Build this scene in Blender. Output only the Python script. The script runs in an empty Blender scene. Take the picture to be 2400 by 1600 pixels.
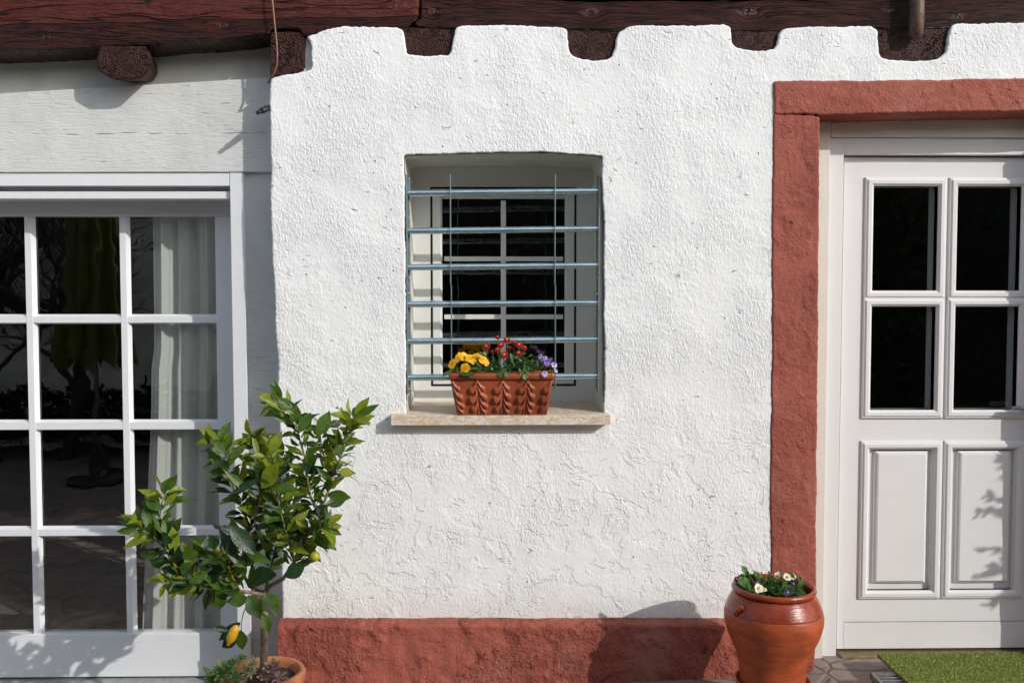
import bpy, bmesh, math, random
from mathutils import Vector, Matrix, noise, Quaternion
R = math.radians
scene = bpy.context.scene

# ---------------------------------------------------------------- camera, sky, sun, exposure
F = 2200.0                       # focal length in pixels of the 2400 px wide photograph
CAM = Vector((0, -3.667, 1.43))
YAW = math.atan(40 / F); PITCH = math.atan(100 / F)
fwd = Vector((math.sin(YAW) * math.cos(PITCH), math.cos(YAW) * math.cos(PITCH), -math.sin(PITCH)))
rgt = fwd.cross(Vector((0, 0, 1))).normalized()
upv = rgt.cross(fwd).normalized()
cd = bpy.data.cameras.new('camera'); cam = bpy.data.objects.new('camera', cd)
scene.collection.objects.link(cam)
cam.matrix_world = Matrix((( rgt.x, upv.x, -fwd.x, CAM.x), (rgt.y, upv.y, -fwd.y, CAM.y), (rgt.z, upv.z, -fwd.z, CAM.z), (0, 0, 0, 1)))
cd.sensor_width = 36; cd.lens = 36 * F / 2400; cd.clip_start = 0.05; cd.clip_end = 1000
scene.camera = cam

SX, SY = 1.20, 0.78              # shadow travel per metre of depth: left, down
sdir = Vector((-SX, 1, -SY)).normalized()
ELEV = math.asin(-sdir.z); AZ = math.atan2(SX, -1)
w = bpy.data.worlds.new('World'); scene.world = w; w.use_nodes = True
nt = w.node_tree; bg = nt.nodes['Background']
sky = nt.nodes.new('ShaderNodeTexSky'); sky.sky_type = 'NISHITA'; sky.sun_disc = False
sky.sun_elevation = ELEV; sky.sun_rotation = AZ; sky.dust_density = 1.0; sky.ozone_density = 0.7
hs = nt.nodes.new('ShaderNodeHueSaturation'); hs.inputs['Saturation'].default_value = 0.55
nt.links.new(sky.outputs[0], hs.inputs['Color']); nt.links.new(hs.outputs[0], bg.inputs[0]); bg.inputs[1].default_value = 0.15
sl = bpy.data.lights.new('sun', 'SUN'); sl.energy = 2.05; sl.angle = R(0.5); sl.color = (1, 0.965, 0.905)
so = bpy.data.objects.new('sun', sl); scene.collection.objects.link(so)
so.rotation_euler = sdir.to_track_quat('-Z', 'Y').to_euler(); so.location = (8, -8, 8)
vs = scene.view_settings; vs.view_transform = 'Standard'; vs.look = 'None'; vs.exposure = 0.50; vs.gamma = 1

# ---------------------------------------------------------------- helpers
def U(px, py, Y):
    """point of the world plane y=Y seen at photograph pixel (px,py)"""
    d = fwd + rgt * ((px - 1200) / F) + upv * ((800 - py) / F)
    return CAM + d * ((Y - CAM.y) / d.y)

def obj_link(o, parent=None, org=None):
    scene.collection.objects.link(o)
    if org is None: org = WL.get(parent.name, Vector()) if parent else Vector()
    base = WL.get(parent.name, Vector()) if parent else Vector()
    if parent: o.parent = parent
    o.location = Vector(org) - base; WL[o.name] = Vector(org)
WL = {}

def empty(name, loc, label=None, cat=None, group=None):
    o = bpy.data.objects.new(name, None); o.empty_display_size = .1
    obj_link(o, None, loc)
    tag(o, label, cat, group); return o

def tag(o, label=None, cat=None, group=None, kind=None):
    if label: o['label'] = label
    if cat: o['category'] = cat
    if group: o['group'] = group
    if kind: o['kind'] = kind
    return o

class MB:
    def __init__(s): s.v = []; s.f = []; s.m = []; s.sm = []
    def add(s, verts, faces, mi=0, smooth=False):
        b = len(s.v); s.v += [Vector(p) for p in verts]
        for f in faces: s.f.append([b + i for i in f]); s.m.append(mi); s.sm.append(smooth)
        return s
    def box(s, x0, x1, y0, y1, z0, z1, mi=0):
        p = [(x, y, z) for z in (z0, z1) for y in (y0, y1) for x in (x0, x1)]
        return s.add(p, [(0, 2, 3, 1), (4, 5, 7, 6), (0, 1, 5, 4), (2, 6, 7, 3), (0, 4, 6, 2), (1, 3, 7, 5)], mi)
    def rect(s, x0, y0, x1, y1, Yf, Yb, mi=0):
        """upright block whose front face shows at that pixel rectangle, sides square to the world"""
        a, b, c, d = wr(x0, y0, x1, y1, Yf); return s.box(a, b, Yf, Yb, c, d, mi)
    def poly(s, pts, Yf, Yb, mi=0):
        P = [U(x, y, Yf) for x, y in pts]; n = len(P)
        B = [Vector((p.x, Yb, p.z)) for p in P]
        fs = [list(range(n))[::-1], list(range(n, 2 * n))] + [(i, (i + 1) % n, n + (i + 1) % n, n + i) for i in range(n)]
        return s.add(P + B, fs, mi)
    def tube(s, pts, rad, seg=8, mi=0, cap=True, smooth=True, jit=0):
        pts = [Vector(p) for p in pts]; n = len(pts)
        if not hasattr(rad, '__len__'): rad = [rad] * n
        vs_, fs = [], []; prev = None
        for i, p in enumerate(pts):
            t = (pts[min(i + 1, n - 1)] - pts[max(i - 1, 0)]).normalized()
            if prev is None: a = t.orthogonal().normalized()
            else: a = (prev - t * prev.dot(t)).normalized()
            prev = a; b = t.cross(a)
            for k in range(seg):
                an = 2 * math.pi * k / seg
                r = rad[i] * (1 + (random.uniform(-jit, jit) if jit else 0))
                vs_.append(p + (a * math.cos(an) + b * math.sin(an)) * r)
        for i in range(n - 1):
            for k in range(seg):
                k2 = (k + 1) % seg
                fs.append((i * seg + k, i * seg + k2, (i + 1) * seg + k2, (i + 1) * seg + k))
        if cap: fs.append(list(range(seg))[::-1]); fs.append([(n - 1) * seg + k for k in range(seg)])
        return s.add(vs_, fs, mi, smooth)
    def lathe(s, prof, c, seg=64, mi=0, wob=0):
        c = Vector(c); vs_, fs = [], []
        for (r, z) in prof:
            for k in range(seg):
                a = 2 * math.pi * k / seg
                rr = r * (1 + wob * noise.noise(Vector((math.cos(a) * 1.5, math.sin(a) * 1.5, z * 14))))
                vs_.append(c + Vector((rr * math.cos(a), rr * math.sin(a), z)))
        for i in range(len(prof) - 1):
            for k in range(seg):
                k2 = (k + 1) % seg
                fs.append((i * seg + k, i * seg + k2, (i + 1) * seg + k2, (i + 1) * seg + k))
        return s.add(vs_, fs, mi, True)
    def ball(s, c, r, sx=1, sy=1, sz=1, rot=None, seg=12, rings=8, mi=0, bump=0):
        c = Vector(c); vs_, fs = [], []
        for i in range(rings + 1):
            th = math.pi * i / rings
            for k in range(seg):
                a = 2 * math.pi * k / seg
                p = Vector((math.sin(th) * math.cos(a) * sx, math.sin(th) * math.sin(a) * sy, math.cos(th) * sz)) * r
                if bump: p *= 1 + bump * noise.noise(p * 200)
                if rot: p = rot @ p
                vs_.append(c + p)
        for i in range(rings):
            for k in range(seg):
                k2 = (k + 1) % seg
                fs.append((i * seg + k, (i + 1) * seg + k, (i + 1) * seg + k2, i * seg + k2))
        return s.add(vs_, fs, mi, True)
    def leaf(s, base, d, n, L, W, fold=.25, droop=.25, tipw=1.0, mi=0, st=7, wave=0, cup=0, spoon=0):
        d = Vector(d).normalized(); n = Vector(n); n = (n - d * n.dot(d))
        n = n.normalized() if n.length > 1e-4 else d.orthogonal().normalized()
        sd = d.cross(n); vs_, fs = [], []; ph = random.uniform(0, 6)
        for i in range(st):
            t = i / (st - 1)
            tt = t ** (1.0 + spoon)
            hw = W * .5 * (math.sin(math.pi * min(tt * .97 + .02, .998)) ** (.75 + .5 * t)) * tipw
            c = Vector(base) + d * (L * t) - n * (droop * L * t * t)
            for q in (-1, -.5, 0, .5, 1):
                e = n * (abs(q) * fold * hw * 2) + n * (wave * W * math.sin(ph + t * 14 + q * 2) * abs(q)) - n * (cup * hw * q * q)
                vs_.append(c + sd * (hw * q) + e)
        for i in range(st - 1):
            for k in range(4):
                fs.append((i * 5 + k, i * 5 + k + 1, (i + 1) * 5 + k + 1, (i + 1) * 5 + k))
        return s.add(vs_, fs, mi, True)
    def build(s, name, mats, parent=None, org=None, bevel=0, seg=2, weighted=True, kind=None):
        if not isinstance(mats, (list, tuple)): mats = [mats]
        if org is None: org = WL.get(parent.name, Vector()) if parent else Vector()
        org = Vector(org)
        me = bpy.data.meshes.new(name)
        me.from_pydata([tuple(p - org) for p in s.v], [], s.f)
        for mm in mats: me.materials.append(mm)
        me.polygons.foreach_set('material_index', s.m); me.polygons.foreach_set('use_smooth', s.sm)
        me.update()
        o = bpy.data.objects.new(name, me); obj_link(o, parent, org)
        if bevel:
            b = o.modifiers.new('bevel', 'BEVEL'); b.width = bevel; b.segments = seg; b.limit_method = 'ANGLE'; b.angle_limit = R(40)
            b.harden_normals = False
        if kind: o['kind'] = kind
        return o

def wr(x0, y0, x1, y1, Y):
    xm, ym = (x0 + x1) / 2, (y0 + y1) / 2
    return U(x0, ym, Y).x, U(x1, ym, Y).x, U(xm, y1, Y).z, U(xm, y0, Y).z

def outline(pts, step=.01, jit=.002, jfreq=60, chaikin=2, Y=0, seed=0, cut=.008):
    P = [U(x, y, Y) for x, y in pts]; P = [Vector((p.x, p.z)) for p in P]
    # cut corners, limited so that long edges stay straight
    for _ in range(chaikin):
        Q = []; n = len(P)
        for i in range(n):
            a, b = P[i], P[(i + 1) % n]; L = (b - a).length
            t = min(.25, cut / max(L, 1e-6))
            Q += [a.lerp(b, t), a.lerp(b, 1 - t)]
        P = Q
    out = []; n = len(P)
    for i in range(n):
        a, b = P[i], P[(i + 1) % n]; L = (b - a).length
        k = max(1, int(round(L / step)))
        for j in range(k): out.append(a.lerp(b, j / k))
    res = []
    for p in out:
        q = Vector((p.x * jfreq, seed, p.y * jfreq)); lo = Vector((p.x * 8, seed + 5, p.y * 8))
        res.append(p + Vector((noise.noise(q), noise.noise(q + Vector((9, 9, 9))))) * jit + Vector((noise.noise(lo), noise.noise(lo + Vector((3, 3, 3))))) * jit * 1.6)
    return res

def slab(name, mat, parent, loops, Yf, Yb, r=.012, hr=None, fillback=False, org=None, depths=None):
    """flat slab with rounded front edges. loops[0] outer, others holes (2-D lists of (x,z))"""
    bm = bmesh.new(); inner_edges = []
    for li, lp in enumerate(loops):
        n = len(lp)
        area = sum(lp[i].x * lp[(i + 1) % n].y - lp[(i + 1) % n].x * lp[i].y for i in range(n))
        sgn = (1 if area > 0 else -1) * (1 if li == 0 else -1)
        rr = r if li == 0 else (hr or r)
        # inward normals, smoothed
        N = []
        for i in range(n):
            t = (lp[(i + 2) % n] - lp[(i - 2) % n])
            N.append(Vector((-t.y, t.x)).normalized() * sgn)
        rings = []; prof = [(0, Yb - Yf), (0, rr)] + [(rr * (1 - math.cos(a)), rr * (1 - math.sin(a))) for a in (R(22), R(45), R(67), R(90))]
        for (off, dy) in prof:
            rings.append([bm.verts.new((p.x + nn.x * off, Yf + dy, p.y + nn.y * off)) for p, nn in zip(lp, N)])
        for a, b in zip(rings, rings[1:]):
            for i in range(n):
                j = (i + 1) % n
                f = bm.faces.new((a[i], a[j], b[j], b[i])); f.smooth = True
        last = rings[-1]
        for i in range(n):
            e = bm.edges.get((last[i], last[(i + 1) % n])); inner_edges.append(e)
    bmesh.ops.triangle_fill(bm, use_beauty=True, use_dissolve=False, edges=inner_edges)
    bmesh.ops.recalc_face_normals(bm, faces=bm.faces)
    if org is not None:
        for v in bm.verts: v.co -= Vector(org)
    me = bpy.data.meshes.new(name); bm.to_mesh(me); bm.free(); me.materials.append(mat)
    o = bpy.data.objects.new(name, me); obj_link(o, parent, org); return o

# ---------------------------------------------------------------- materials
SEAMZ = U(300, 315, .12).z + .025
class G:
    def __init__(s, name):
        s.mat = bpy.data.materials.new(name); s.mat.use_nodes = True
        s.t = s.mat.node_tree; s.bsdf = s.t.nodes['Principled BSDF']; s.out = s.t.nodes['Material Output']
        s.tc = s.t.nodes.new('ShaderNodeTexCoord')
    def n(s, ty, **k):
        nd = s.t.nodes.new('ShaderNode' + ty)
        for a, b in k.items(): setattr(nd, a, b)
        return nd
    def link(s, a, b): s.t.links.new(a, b)
    def put(s, sock, v):
        if hasattr(v, 'is_linked') or hasattr(v, 'links'): s.link(v, sock)
        else: sock.default_value = v
    @property
    def P(s): return s.tc.outputs['Object']
    def map(s, v, scale=(1, 1, 1), rot=(0, 0, 0), loc=(0, 0, 0)):
        m = s.n('Mapping'); s.link(v, m.inputs['Vector'])
        m.inputs['Scale'].default_value = scale; m.inputs['Rotation'].default_value = rot; m.inputs['Location'].default_value = loc
        return m.outputs[0]
    def noise(s, v, scale, detail=3, rough=.55, dist=0):
        m = s.n('TexNoise'); s.link(v, m.inputs['Vector']); m.inputs['Scale'].default_value = scale
        m.inputs['Detail'].default_value = detail; m.inputs['Roughness'].default_value = rough; m.inputs['Distortion'].default_value = dist
        return m.outputs[0]
    def voro(s, v, scale, feature='F1', out=0, rand=1):
        m = s.n('TexVoronoi', feature=feature); s.link(v, m.inputs['Vector']); m.inputs['Scale'].default_value = scale
        m.inputs['Randomness'].default_value = rand
        return m.outputs[out]
    def m(s, op, a, b=0, c=0, clamp=False):
        x = s.n('Math', operation=op, use_clamp=clamp); s.put(x.inputs[0], a); s.put(x.inputs[1], b)
        if op in ('MULTIPLY_ADD', 'SMOOTH_MAX', 'COMPARE'): s.put(x.inputs[2], c)
        return x.outputs[0]
    def ramp(s, f, a, b, lo=0.0, hi=1.0):
        x = s.n('MapRange', interpolation_type='SMOOTHSTEP'); s.put(x.inputs['Value'], f)
        for k, v in (('From Min', a), ('From Max', b), ('To Min', lo), ('To Max', hi)): x.inputs[k].default_value = v
        return x.outputs[0]
    def mix(s, f, a, b):
        x = s.n('Mix', data_type='RGBA'); s.put(x.inputs[0], f)
        for sock, v in ((x.inputs[6], a), (x.inputs[7], b)):
            if isinstance(v, (tuple, list)): sock.default_value = (*v[:3], 1)
            else: s.link(v, sock)
        return x.outputs[2]
    def sep(s, v):
        x = s.n('SeparateXYZ'); s.link(v, x.inputs[0]); return x.outputs
    def comb(s, x, y, z):
        c = s.n('CombineXYZ'); s.put(c.inputs[0], x); s.put(c.inputs[1], y); s.put(c.inputs[2], z); return c.outputs[0]
    def sum(s, *terms):
        r = None
        for f, k in terms:
            t = s.m('MULTIPLY', f, k); r = t if r is None else s.m('ADD', r, t)
        return r
    def fin(s, color=None, rough=.5, h=None, metal=0, spec=.5, bstr=1.0, coat=0, coatr=.1):
        b = s.bsdf
        if color is not None:
            if isinstance(color, (tuple, list)): b.inputs['Base Color'].default_value = (*color[:3], 1)
            else: s.link(color, b.inputs['Base Color'])
        s.put(b.inputs['Roughness'], rough); b.inputs['Metallic'].default_value = metal
        b.inputs['Specular IOR Level'].default_value = spec
        if coat: b.inputs['Coat Weight'].default_value = coat; b.inputs['Coat Roughness'].default_value = coatr
        if h is not None:
            bp = s.n('Bump'); s.link(h, bp.inputs['Height']); bp.inputs['Distance'].default_value = 1; bp.inputs['Strength'].default_value = bstr
            s.link(bp.outputs[0], b.inputs['Normal'])
        return s.mat

def mat_plaster():
    g = G('white_plaster'); P = g.P
    x, y, z = g.sep(P)
    low = g.ramp(g.m('ADD', z, g.m('MULTIPLY', g.noise(P, 2.5, 2), .5)), .95, 1.35)      # rough spray coat above, smoother trowelled below
    A = g.noise(g.map(P, (1, 1, .5), (0, R(28), 0)), 128, 3, .66, .3)
    B = g.noise(g.map(P, (1, 1, .5), (0, R(-35), 0)), 116, 3, .66, .3)
    sel = g.ramp(g.noise(P, 2.1, 2), .42, .58)
    fine = g.m('ADD', g.m('MULTIPLY', A, sel), g.m('MULTIPLY', B, g.m('SUBTRACT', 1, sel)))
    mid = g.noise(P, 52, 4, .62, .5)
    lump = g.noise(P, 13, 4, .55, .3)
    big = g.noise(P, 3.2, 3)
    patch = g.ramp(g.noise(P, 4.2, 4), .36, .62, .38, 1)
    Pc = g.comb(g.m('ADD', x, g.m('MULTIPLY', g.noise(P, 9, 4), .14)), y, g.m('ADD', z, g.m('MULTIPLY', g.noise(g.map(P, loc=(4, 1, 2)), 9, 4), .14)))
    crack = g.voro(g.map(Pc, (1, 1, 1.3)), 4.5, 'DISTANCE_TO_EDGE')
    crk = g.m('MULTIPLY', g.ramp(crack, 0, .012, 1, 0), g.ramp(g.noise(P, 4, 2), .5, .6))
    pit = g.ramp(g.voro(P, 26), .05, .12, 1, 0)
    pit = g.m('MULTIPLY', pit, g.ramp(g.noise(P, 9, 1), .56, .6))
    gouge = g.m('MULTIPLY', g.ramp(g.noise(g.map(P, (1, 1, 1.9), (0, R(15), 0)), 24, 3, .55, .6), .66, .73), g.ramp(g.noise(P, 5.5, 2), .46, .6))
    plate = g.ramp(g.noise(P, 6.5, 6, .62, .4), .475, .505)
    amp = g.m('MULTIPLY', patch, g.ramp(low, 0, 1, .62, 1))
    h = g.sum((g.m('MULTIPLY', fine, amp), .0070), (g.m('MULTIPLY', mid, amp), .0046), (lump, .0013), (big, .003),
              (g.m('MULTIPLY', plate, g.ramp(low, 0, 1, 1, .1)), .0016), (pit, -.005), (gouge, -.0060), (g.m('MULTIPLY', crk, g.ramp(low, 0, 1, 1, .15)), -.0016))
    stain = g.ramp(g.m('ADD', z, g.m('MULTIPLY', g.noise(P, 7, 5), .22)), .26, .42, 1, 0)
    c = g.mix(g.ramp(g.noise(P, 2.2, 4), .35, .7), (.84, .84, .835), (.80, .80, .80))
    c = g.mix(g.m('MULTIPLY', stain, .5), c, (.64, .61, .56))
    c = g.mix(g.m('MULTIPLY', gouge, .35), c, (.45, .43, .4))
    c = g.mix(g.m('MULTIPLY', pit, .85), c, (.2, .18, .16))
    return g.fin(c, .85, h, spec=.2)

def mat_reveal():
    g = G('smooth_plaster_shade_tinted'); P = g.P
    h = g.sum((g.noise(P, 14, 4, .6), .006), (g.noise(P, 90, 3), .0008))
    c = g.mix(g.ramp(g.noise(P, 5, 4), .35, .7), (.66, .655, .60), (.57, .565, .49))  # white plaster darkened to olive: shade and ground bounce put into the colour
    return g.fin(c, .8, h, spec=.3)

def mat_redplaster(name, coarse):
    g = G(name); P = g.P; x, y, z = g.sep(P)
    fine = g.noise(P, 95, 4, .6); mid = g.noise(P, 46, 5, .66, .3); lump = g.noise(P, 19, 4, .62, .3); big = g.noise(P, 4.5, 3)
    plate = g.ramp(g.noise(P, 7, 6, .68, .3), .47, .50)
    rough_area = g.ramp(g.noise(P, 4.1, 3), .44, .56)
    grain = g.ramp(g.voro(P, 60), .1, .45, 1, 0)
    hole = g.m('MULTIPLY', g.ramp(g.noise(P, 30, 3, .6, .5), .64, .72), rough_area)
    k = coarse
    scr = g.m('MULTIPLY', g.ramp(g.m('ABSOLUTE', g.m('SUBTRACT', g.noise(g.map(P, (1, 1, .22), (0, R(12), 0)), 16, 2), .5)), 0, .008, 1, 0), g.ramp(g.noise(P, 6, 2), .55, .62))
    h = g.sum((scr, -.002), (g.ramp(g.voro(P, 85), .08, .3, 1, 0), .0009), (fine, .0034), (g.m('MULTIPLY', mid, g.ramp(rough_area, 0, 1, .3, 1)), .0095 * k), (g.m('MULTIPLY', lump, rough_area), .010 * k), (big, .008),
              (plate, .0016 * k), (g.m('MULTIPLY', grain, rough_area), .0018 * k), (hole, -.006 * k))
    c = g.mix(g.ramp(g.noise(P, 4, 4), .3, .7), (.365, .102, .072), (.285, .075, .052))
    c = g.mix(g.m('MULTIPLY', g.ramp(g.noise(P, 45, 3), .5, .8), .6), c, (.40, .14, .10))
    c = g.mix(g.m('MULTIPLY', g.ramp(g.noise(P, 2.6, 5, .65), .52, .7), .6), c, (.40, .17, .13))
    c = g.mix(g.m('MULTIPLY', g.ramp(g.noise(g.map(P, (1, 1, .6), loc=(3, 1, 7)), 3.6, 6, .7), .52, .68), .55), c, (.20, .052, .038))
    c = g.mix(g.m('MULTIPLY', hole, .7), c, (.12, .02, .014))
    chip = g.ramp(g.noise(g.map(P, (1, 1, 1.6)), 16, 5, .7), .725, .74)
    c = g.mix(g.m('MULTIPLY', chip, .8), c, (.62, .58, .5))
    return g.fin(c, .68, h, spec=.22)

def mat_beam(name, col, col2, knots, depth=1.0, crackline=False):
    g = G(name); P = g.P; x, y, z = g.sep(P)
    zz = z
    kmask = None
    for (kx, kz, s) in knots:
        dx = g.m('SUBTRACT', x, kx); dz = g.m('SUBTRACT', z, kz)
        d2 = g.m('ADD', g.m('MULTIPLY', dx, dx), g.m('MULTIPLY', g.m('MULTIPLY', dz, dz), 1.6))
        e = g.m('POWER', 2.718, g.m('MULTIPLY', d2, -1 / (s * s)))
        zz = g.m('SUBTRACT', zz, g.m('MULTIPLY', g.m('MULTIPLY', dz, e), .88))
        zz = g.m('ADD', zz, g.m('MULTIPLY', e, .018))
        kmask = e if kmask is None else g.m('MAXIMUM', kmask, e)
    wav = g.m('ADD', zz, g.m('MULTIPLY', g.noise(g.map(P, (1.3, 1, 3)), 1.5, 3), .075))
    Q = g.comb(x, y, wav)
    fibre = g.noise(g.map(Q, (2.6, 1, 70)), 2.6, 5, .68)
    ridge = g.m('ABSOLUTE', g.m('SUBTRACT', g.noise(g.map(Q, (1.4, 1, 34)), 2.4, 3, .6), .5))
    crack = g.m('MULTIPLY', g.ramp(ridge, 0, .040, 1, 0), g.ramp(g.noise(g.map(P, (4, 1, 20)), 2, 2), .42, .6))
    split = g.m('ABSOLUTE', g.m('SUBTRACT', g.noise(g.map(Q, (.55, 1, 9)), 2.2, 2, .5), .5))
    split = g.ramp(split, 0, .016, 1, 0)
    big = g.noise(g.map(P, (3, 1, 8)), 2, 3)
    holes = g.m('MULTIPLY', g.ramp(g.voro(g.map(P, (18, 1, 26)), 1), .03, .09, 1, 0), 1)
    smoothz = 1.0
    if crackline:   # the upper half of the big beam is planed smooth, the lower half is weathered
        ln = g.m('SUBTRACT', z, g.m('ADD', g.m('MULTIPLY', x, .028), crackline))
        ln = g.m('ADD', ln, g.m('MULTIPLY', g.noise(g.map(P, (2, 1, 1)), 1.6, 2), .03))
        smoothz = g.ramp(ln, -.005, .01, 1, .32)
        line = g.m('MULTIPLY', g.ramp(g.m('ABSOLUTE', ln), 0, .004, 1, 0), 1)
        crack = g.m('MAXIMUM', g.m('MULTIPLY', crack, smoothz), line)
    h = g.sum((g.m('MULTIPLY', fibre, smoothz), .015 * depth), (crack, -.005 * depth), (split, -.009), (big, .02), (holes, -.003))
    c = g.mix(g.ramp(fibre, .35, .65), col2, col)
    if crackline: c = g.mix(g.ramp(ln, -.002, .008), c, (.082, .010, .003))
    c = g.mix(g.m('MULTIPLY', g.m('MAXIMUM', crack, split), .92), c, (.006, .003, .003))
    return g.fin(c, g.ramp(fibre, .3, .7, .28, .5), h, spec=.34)

def mat_endgrain():
    g = G('painted_end_grain'); P = g.P; x, y, z = g.sep(P)
    wv = g.noise(P, 14, 3)
    r = g.m('SQRT', g.m('ADD', g.m('MULTIPLY', x, x), g.m('MULTIPLY', z, z)))
    r = g.m('ADD', r, g.m('MULTIPLY', wv, .03))
    ring = g.m('MULTIPLY', g.m('SINE', g.m('MULTIPLY', g.m('ADD', r, g.m('MULTIPLY', g.noise(P, 45, 3), .010)), 640)), g.ramp(g.noise(P, 22, 3), .35, .65))
    th = g.m('ARCTAN2', z, x)
    nn = g.noise(g.comb(g.m('COSINE', th), g.m('SINE', th), g.m('MULTIPLY', r, 5)), 3.6, 2, .5)
    rad = g.ramp(g.m('ABSOLUTE', g.m('SUBTRACT', nn, .5)), 0, .024, 1, 0)
    rad = g.m('MULTIPLY', rad, g.ramp(r, .004, .02))
    grit = g.noise(P, 120, 4, .7)
    h = g.sum((ring, .0014), (rad, -.008), (grit, .0055), (g.noise(P, 25, 3), .014))
    c = g.mix(g.ramp(grit, .35, .65), (.010, .003, .0025), (.066, .018, .013))
    c = g.mix(g.m('MULTIPLY', rad, .95), c, (.004, .003, .003))
    return g.fin(c, .45, h, spec=.25)

def z_(g): return g.sep(g.P)[2]
def mat_paint(name, col, dirt=.15, grain='x', amp=1.0, rough=.38):
    g = G(name); P = g.P
    sc = {'x': (2, 2, 60), 'z': (60, 60, 2), 'n': (12, 12, 12)}[grain]
    h = g.sum((g.noise(g.map(P, sc), 2.5, 4, .6), .0012 * amp), (g.noise(P, 9, 3), .002 * amp), (g.noise(P, 200, 2), .00015))
    c = g.mix(g.m('MULTIPLY', g.ramp(g.noise(P, 6, 5, .6), .45, .8), dirt), col, tuple(k * .72 for k in col))
    sp = g.ramp(g.voro(P, 19), .015, .03, 1, 0)
    c = g.mix(g.m('MULTIPLY', sp, .35), c, (.3, .28, .25))
    scuff = g.m('MULTIPLY', g.ramp(g.noise(g.map(P, (7, 7, 30)), 3, 4, .7), .68, .72), g.ramp(z_(g), .55, .1))
    c = g.mix(g.m('MULTIPLY', scuff, .5), c, (.42, .38, .33))
    return g.fin(c, rough, h, spec=.45)

def mat_board():
    g = G('old_white_painted_board'); P = g.P; x, y, z = g.sep(P)
    seam = g.m('MULTIPLY', g.ramp(g.m('ABSOLUTE', g.m('SUBTRACT', g.m('ADD', z, g.m('MULTIPLY', g.noise(g.map(P, (1, 1, 1)), 3, 4, .7), .05)), SEAMZ)), 0, .004, 1, 0), g.ramp(g.noise(g.map(P, (6, 1, 1)), 2, 3), .45, .6))
    h = g.sum((g.noise(g.map(P, (11, 4, 60)), 2.0, 5, .7), .0040), (g.noise(P, 60, 4, .6), .0014), (g.noise(P, 5, 3), .008), (seam, -.004),
              (g.ramp(g.noise(g.map(P, (7, 1, 60)), 1.8, 3, .6), .66, .72), -.0022))
    c = g.mix(g.ramp(g.noise(P, 5, 5), .35, .7), (.655, .66, .645), (.58, .585, .565))
    return g.fin(c, .7, h, spec=.25)

def mat_glass(name='window_glass', tint=(.92, .95, .93), k=4.3):
    g = G(name); P = g.P
    t = g.n('BsdfTransparent'); t.inputs[0].default_value = (*tint, 1)
    gl = g.n('BsdfGlossy'); gl.inputs['Roughness'].default_value = 0.0
    lw = g.n('LayerWeight'); lw.inputs[0].default_value = .5; frv = g.m('ADD', .042, g.m('MULTIPLY', g.m('POWER', lw.outputs['Facing'], 5), .9))
    bp = g.n('Bump'); g.link(g.sum((g.noise(P, 4, 2), .0013)), bp.inputs['Height']); bp.inputs['Distance'].default_value = 1; bp.inputs['Strength'].default_value = 1
    g.link(bp.outputs[0], gl.inputs['Normal'])
    mx = g.n('MixShader'); g.link(g.m('MULTIPLY', frv, k, clamp=True), mx.inputs[0]); g.link(t.outputs[0], mx.inputs[1]); g.link(gl.outputs[0], mx.inputs[2])
    g.link(mx.outputs[0], g.out.inputs[0]); g.t.nodes.remove(g.bsdf)
    return g.mat

def mat_leaf(name, a, b, rough=.38, trans=.35, vein=True, nscale=30):
    g = G(name); P = g.P
    c = g.mix(g.ramp(g.noise(P, nscale, 3), .3, .7), a, b)
    if nscale < 60: c = g.mix(g.m('MULTIPLY', g.ramp(g.noise(P, 75, 3), .68, .74), .5), c, (b[0] * 2.2 + .03, b[1] * 1.3 + .02, b[2])) 
    back = g.n('NewGeometry')
    c2 = g.mix(g.m('MULTIPLY', back.outputs['Backfacing'], .35), c, tuple(min(1, k * 1.6 + .02) for k in b))
    h = g.sum((g.noise(P, 140, 3), .0016))
    g.fin(c2, rough, h, spec=.5)
    tr = g.n('BsdfTranslucent'); g.link(g.mix(.45, c, (b[0] * 2.6 + .02, b[1] * 2.2 + .03, b[2] * .8)), tr.inputs[0])
    mx = g.n('MixShader'); mx.inputs[0].default_value = trans
    g.link(g.bsdf.outputs[0], mx.inputs[1]); g.link(tr.outputs[0], mx.inputs[2]); g.link(mx.outputs[0], g.out.inputs[0])
    return g.mat

def mat_petal(name, a, b, trans=.25):
    return mat_leaf(name, a, b, .55, trans, nscale=90)

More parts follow.
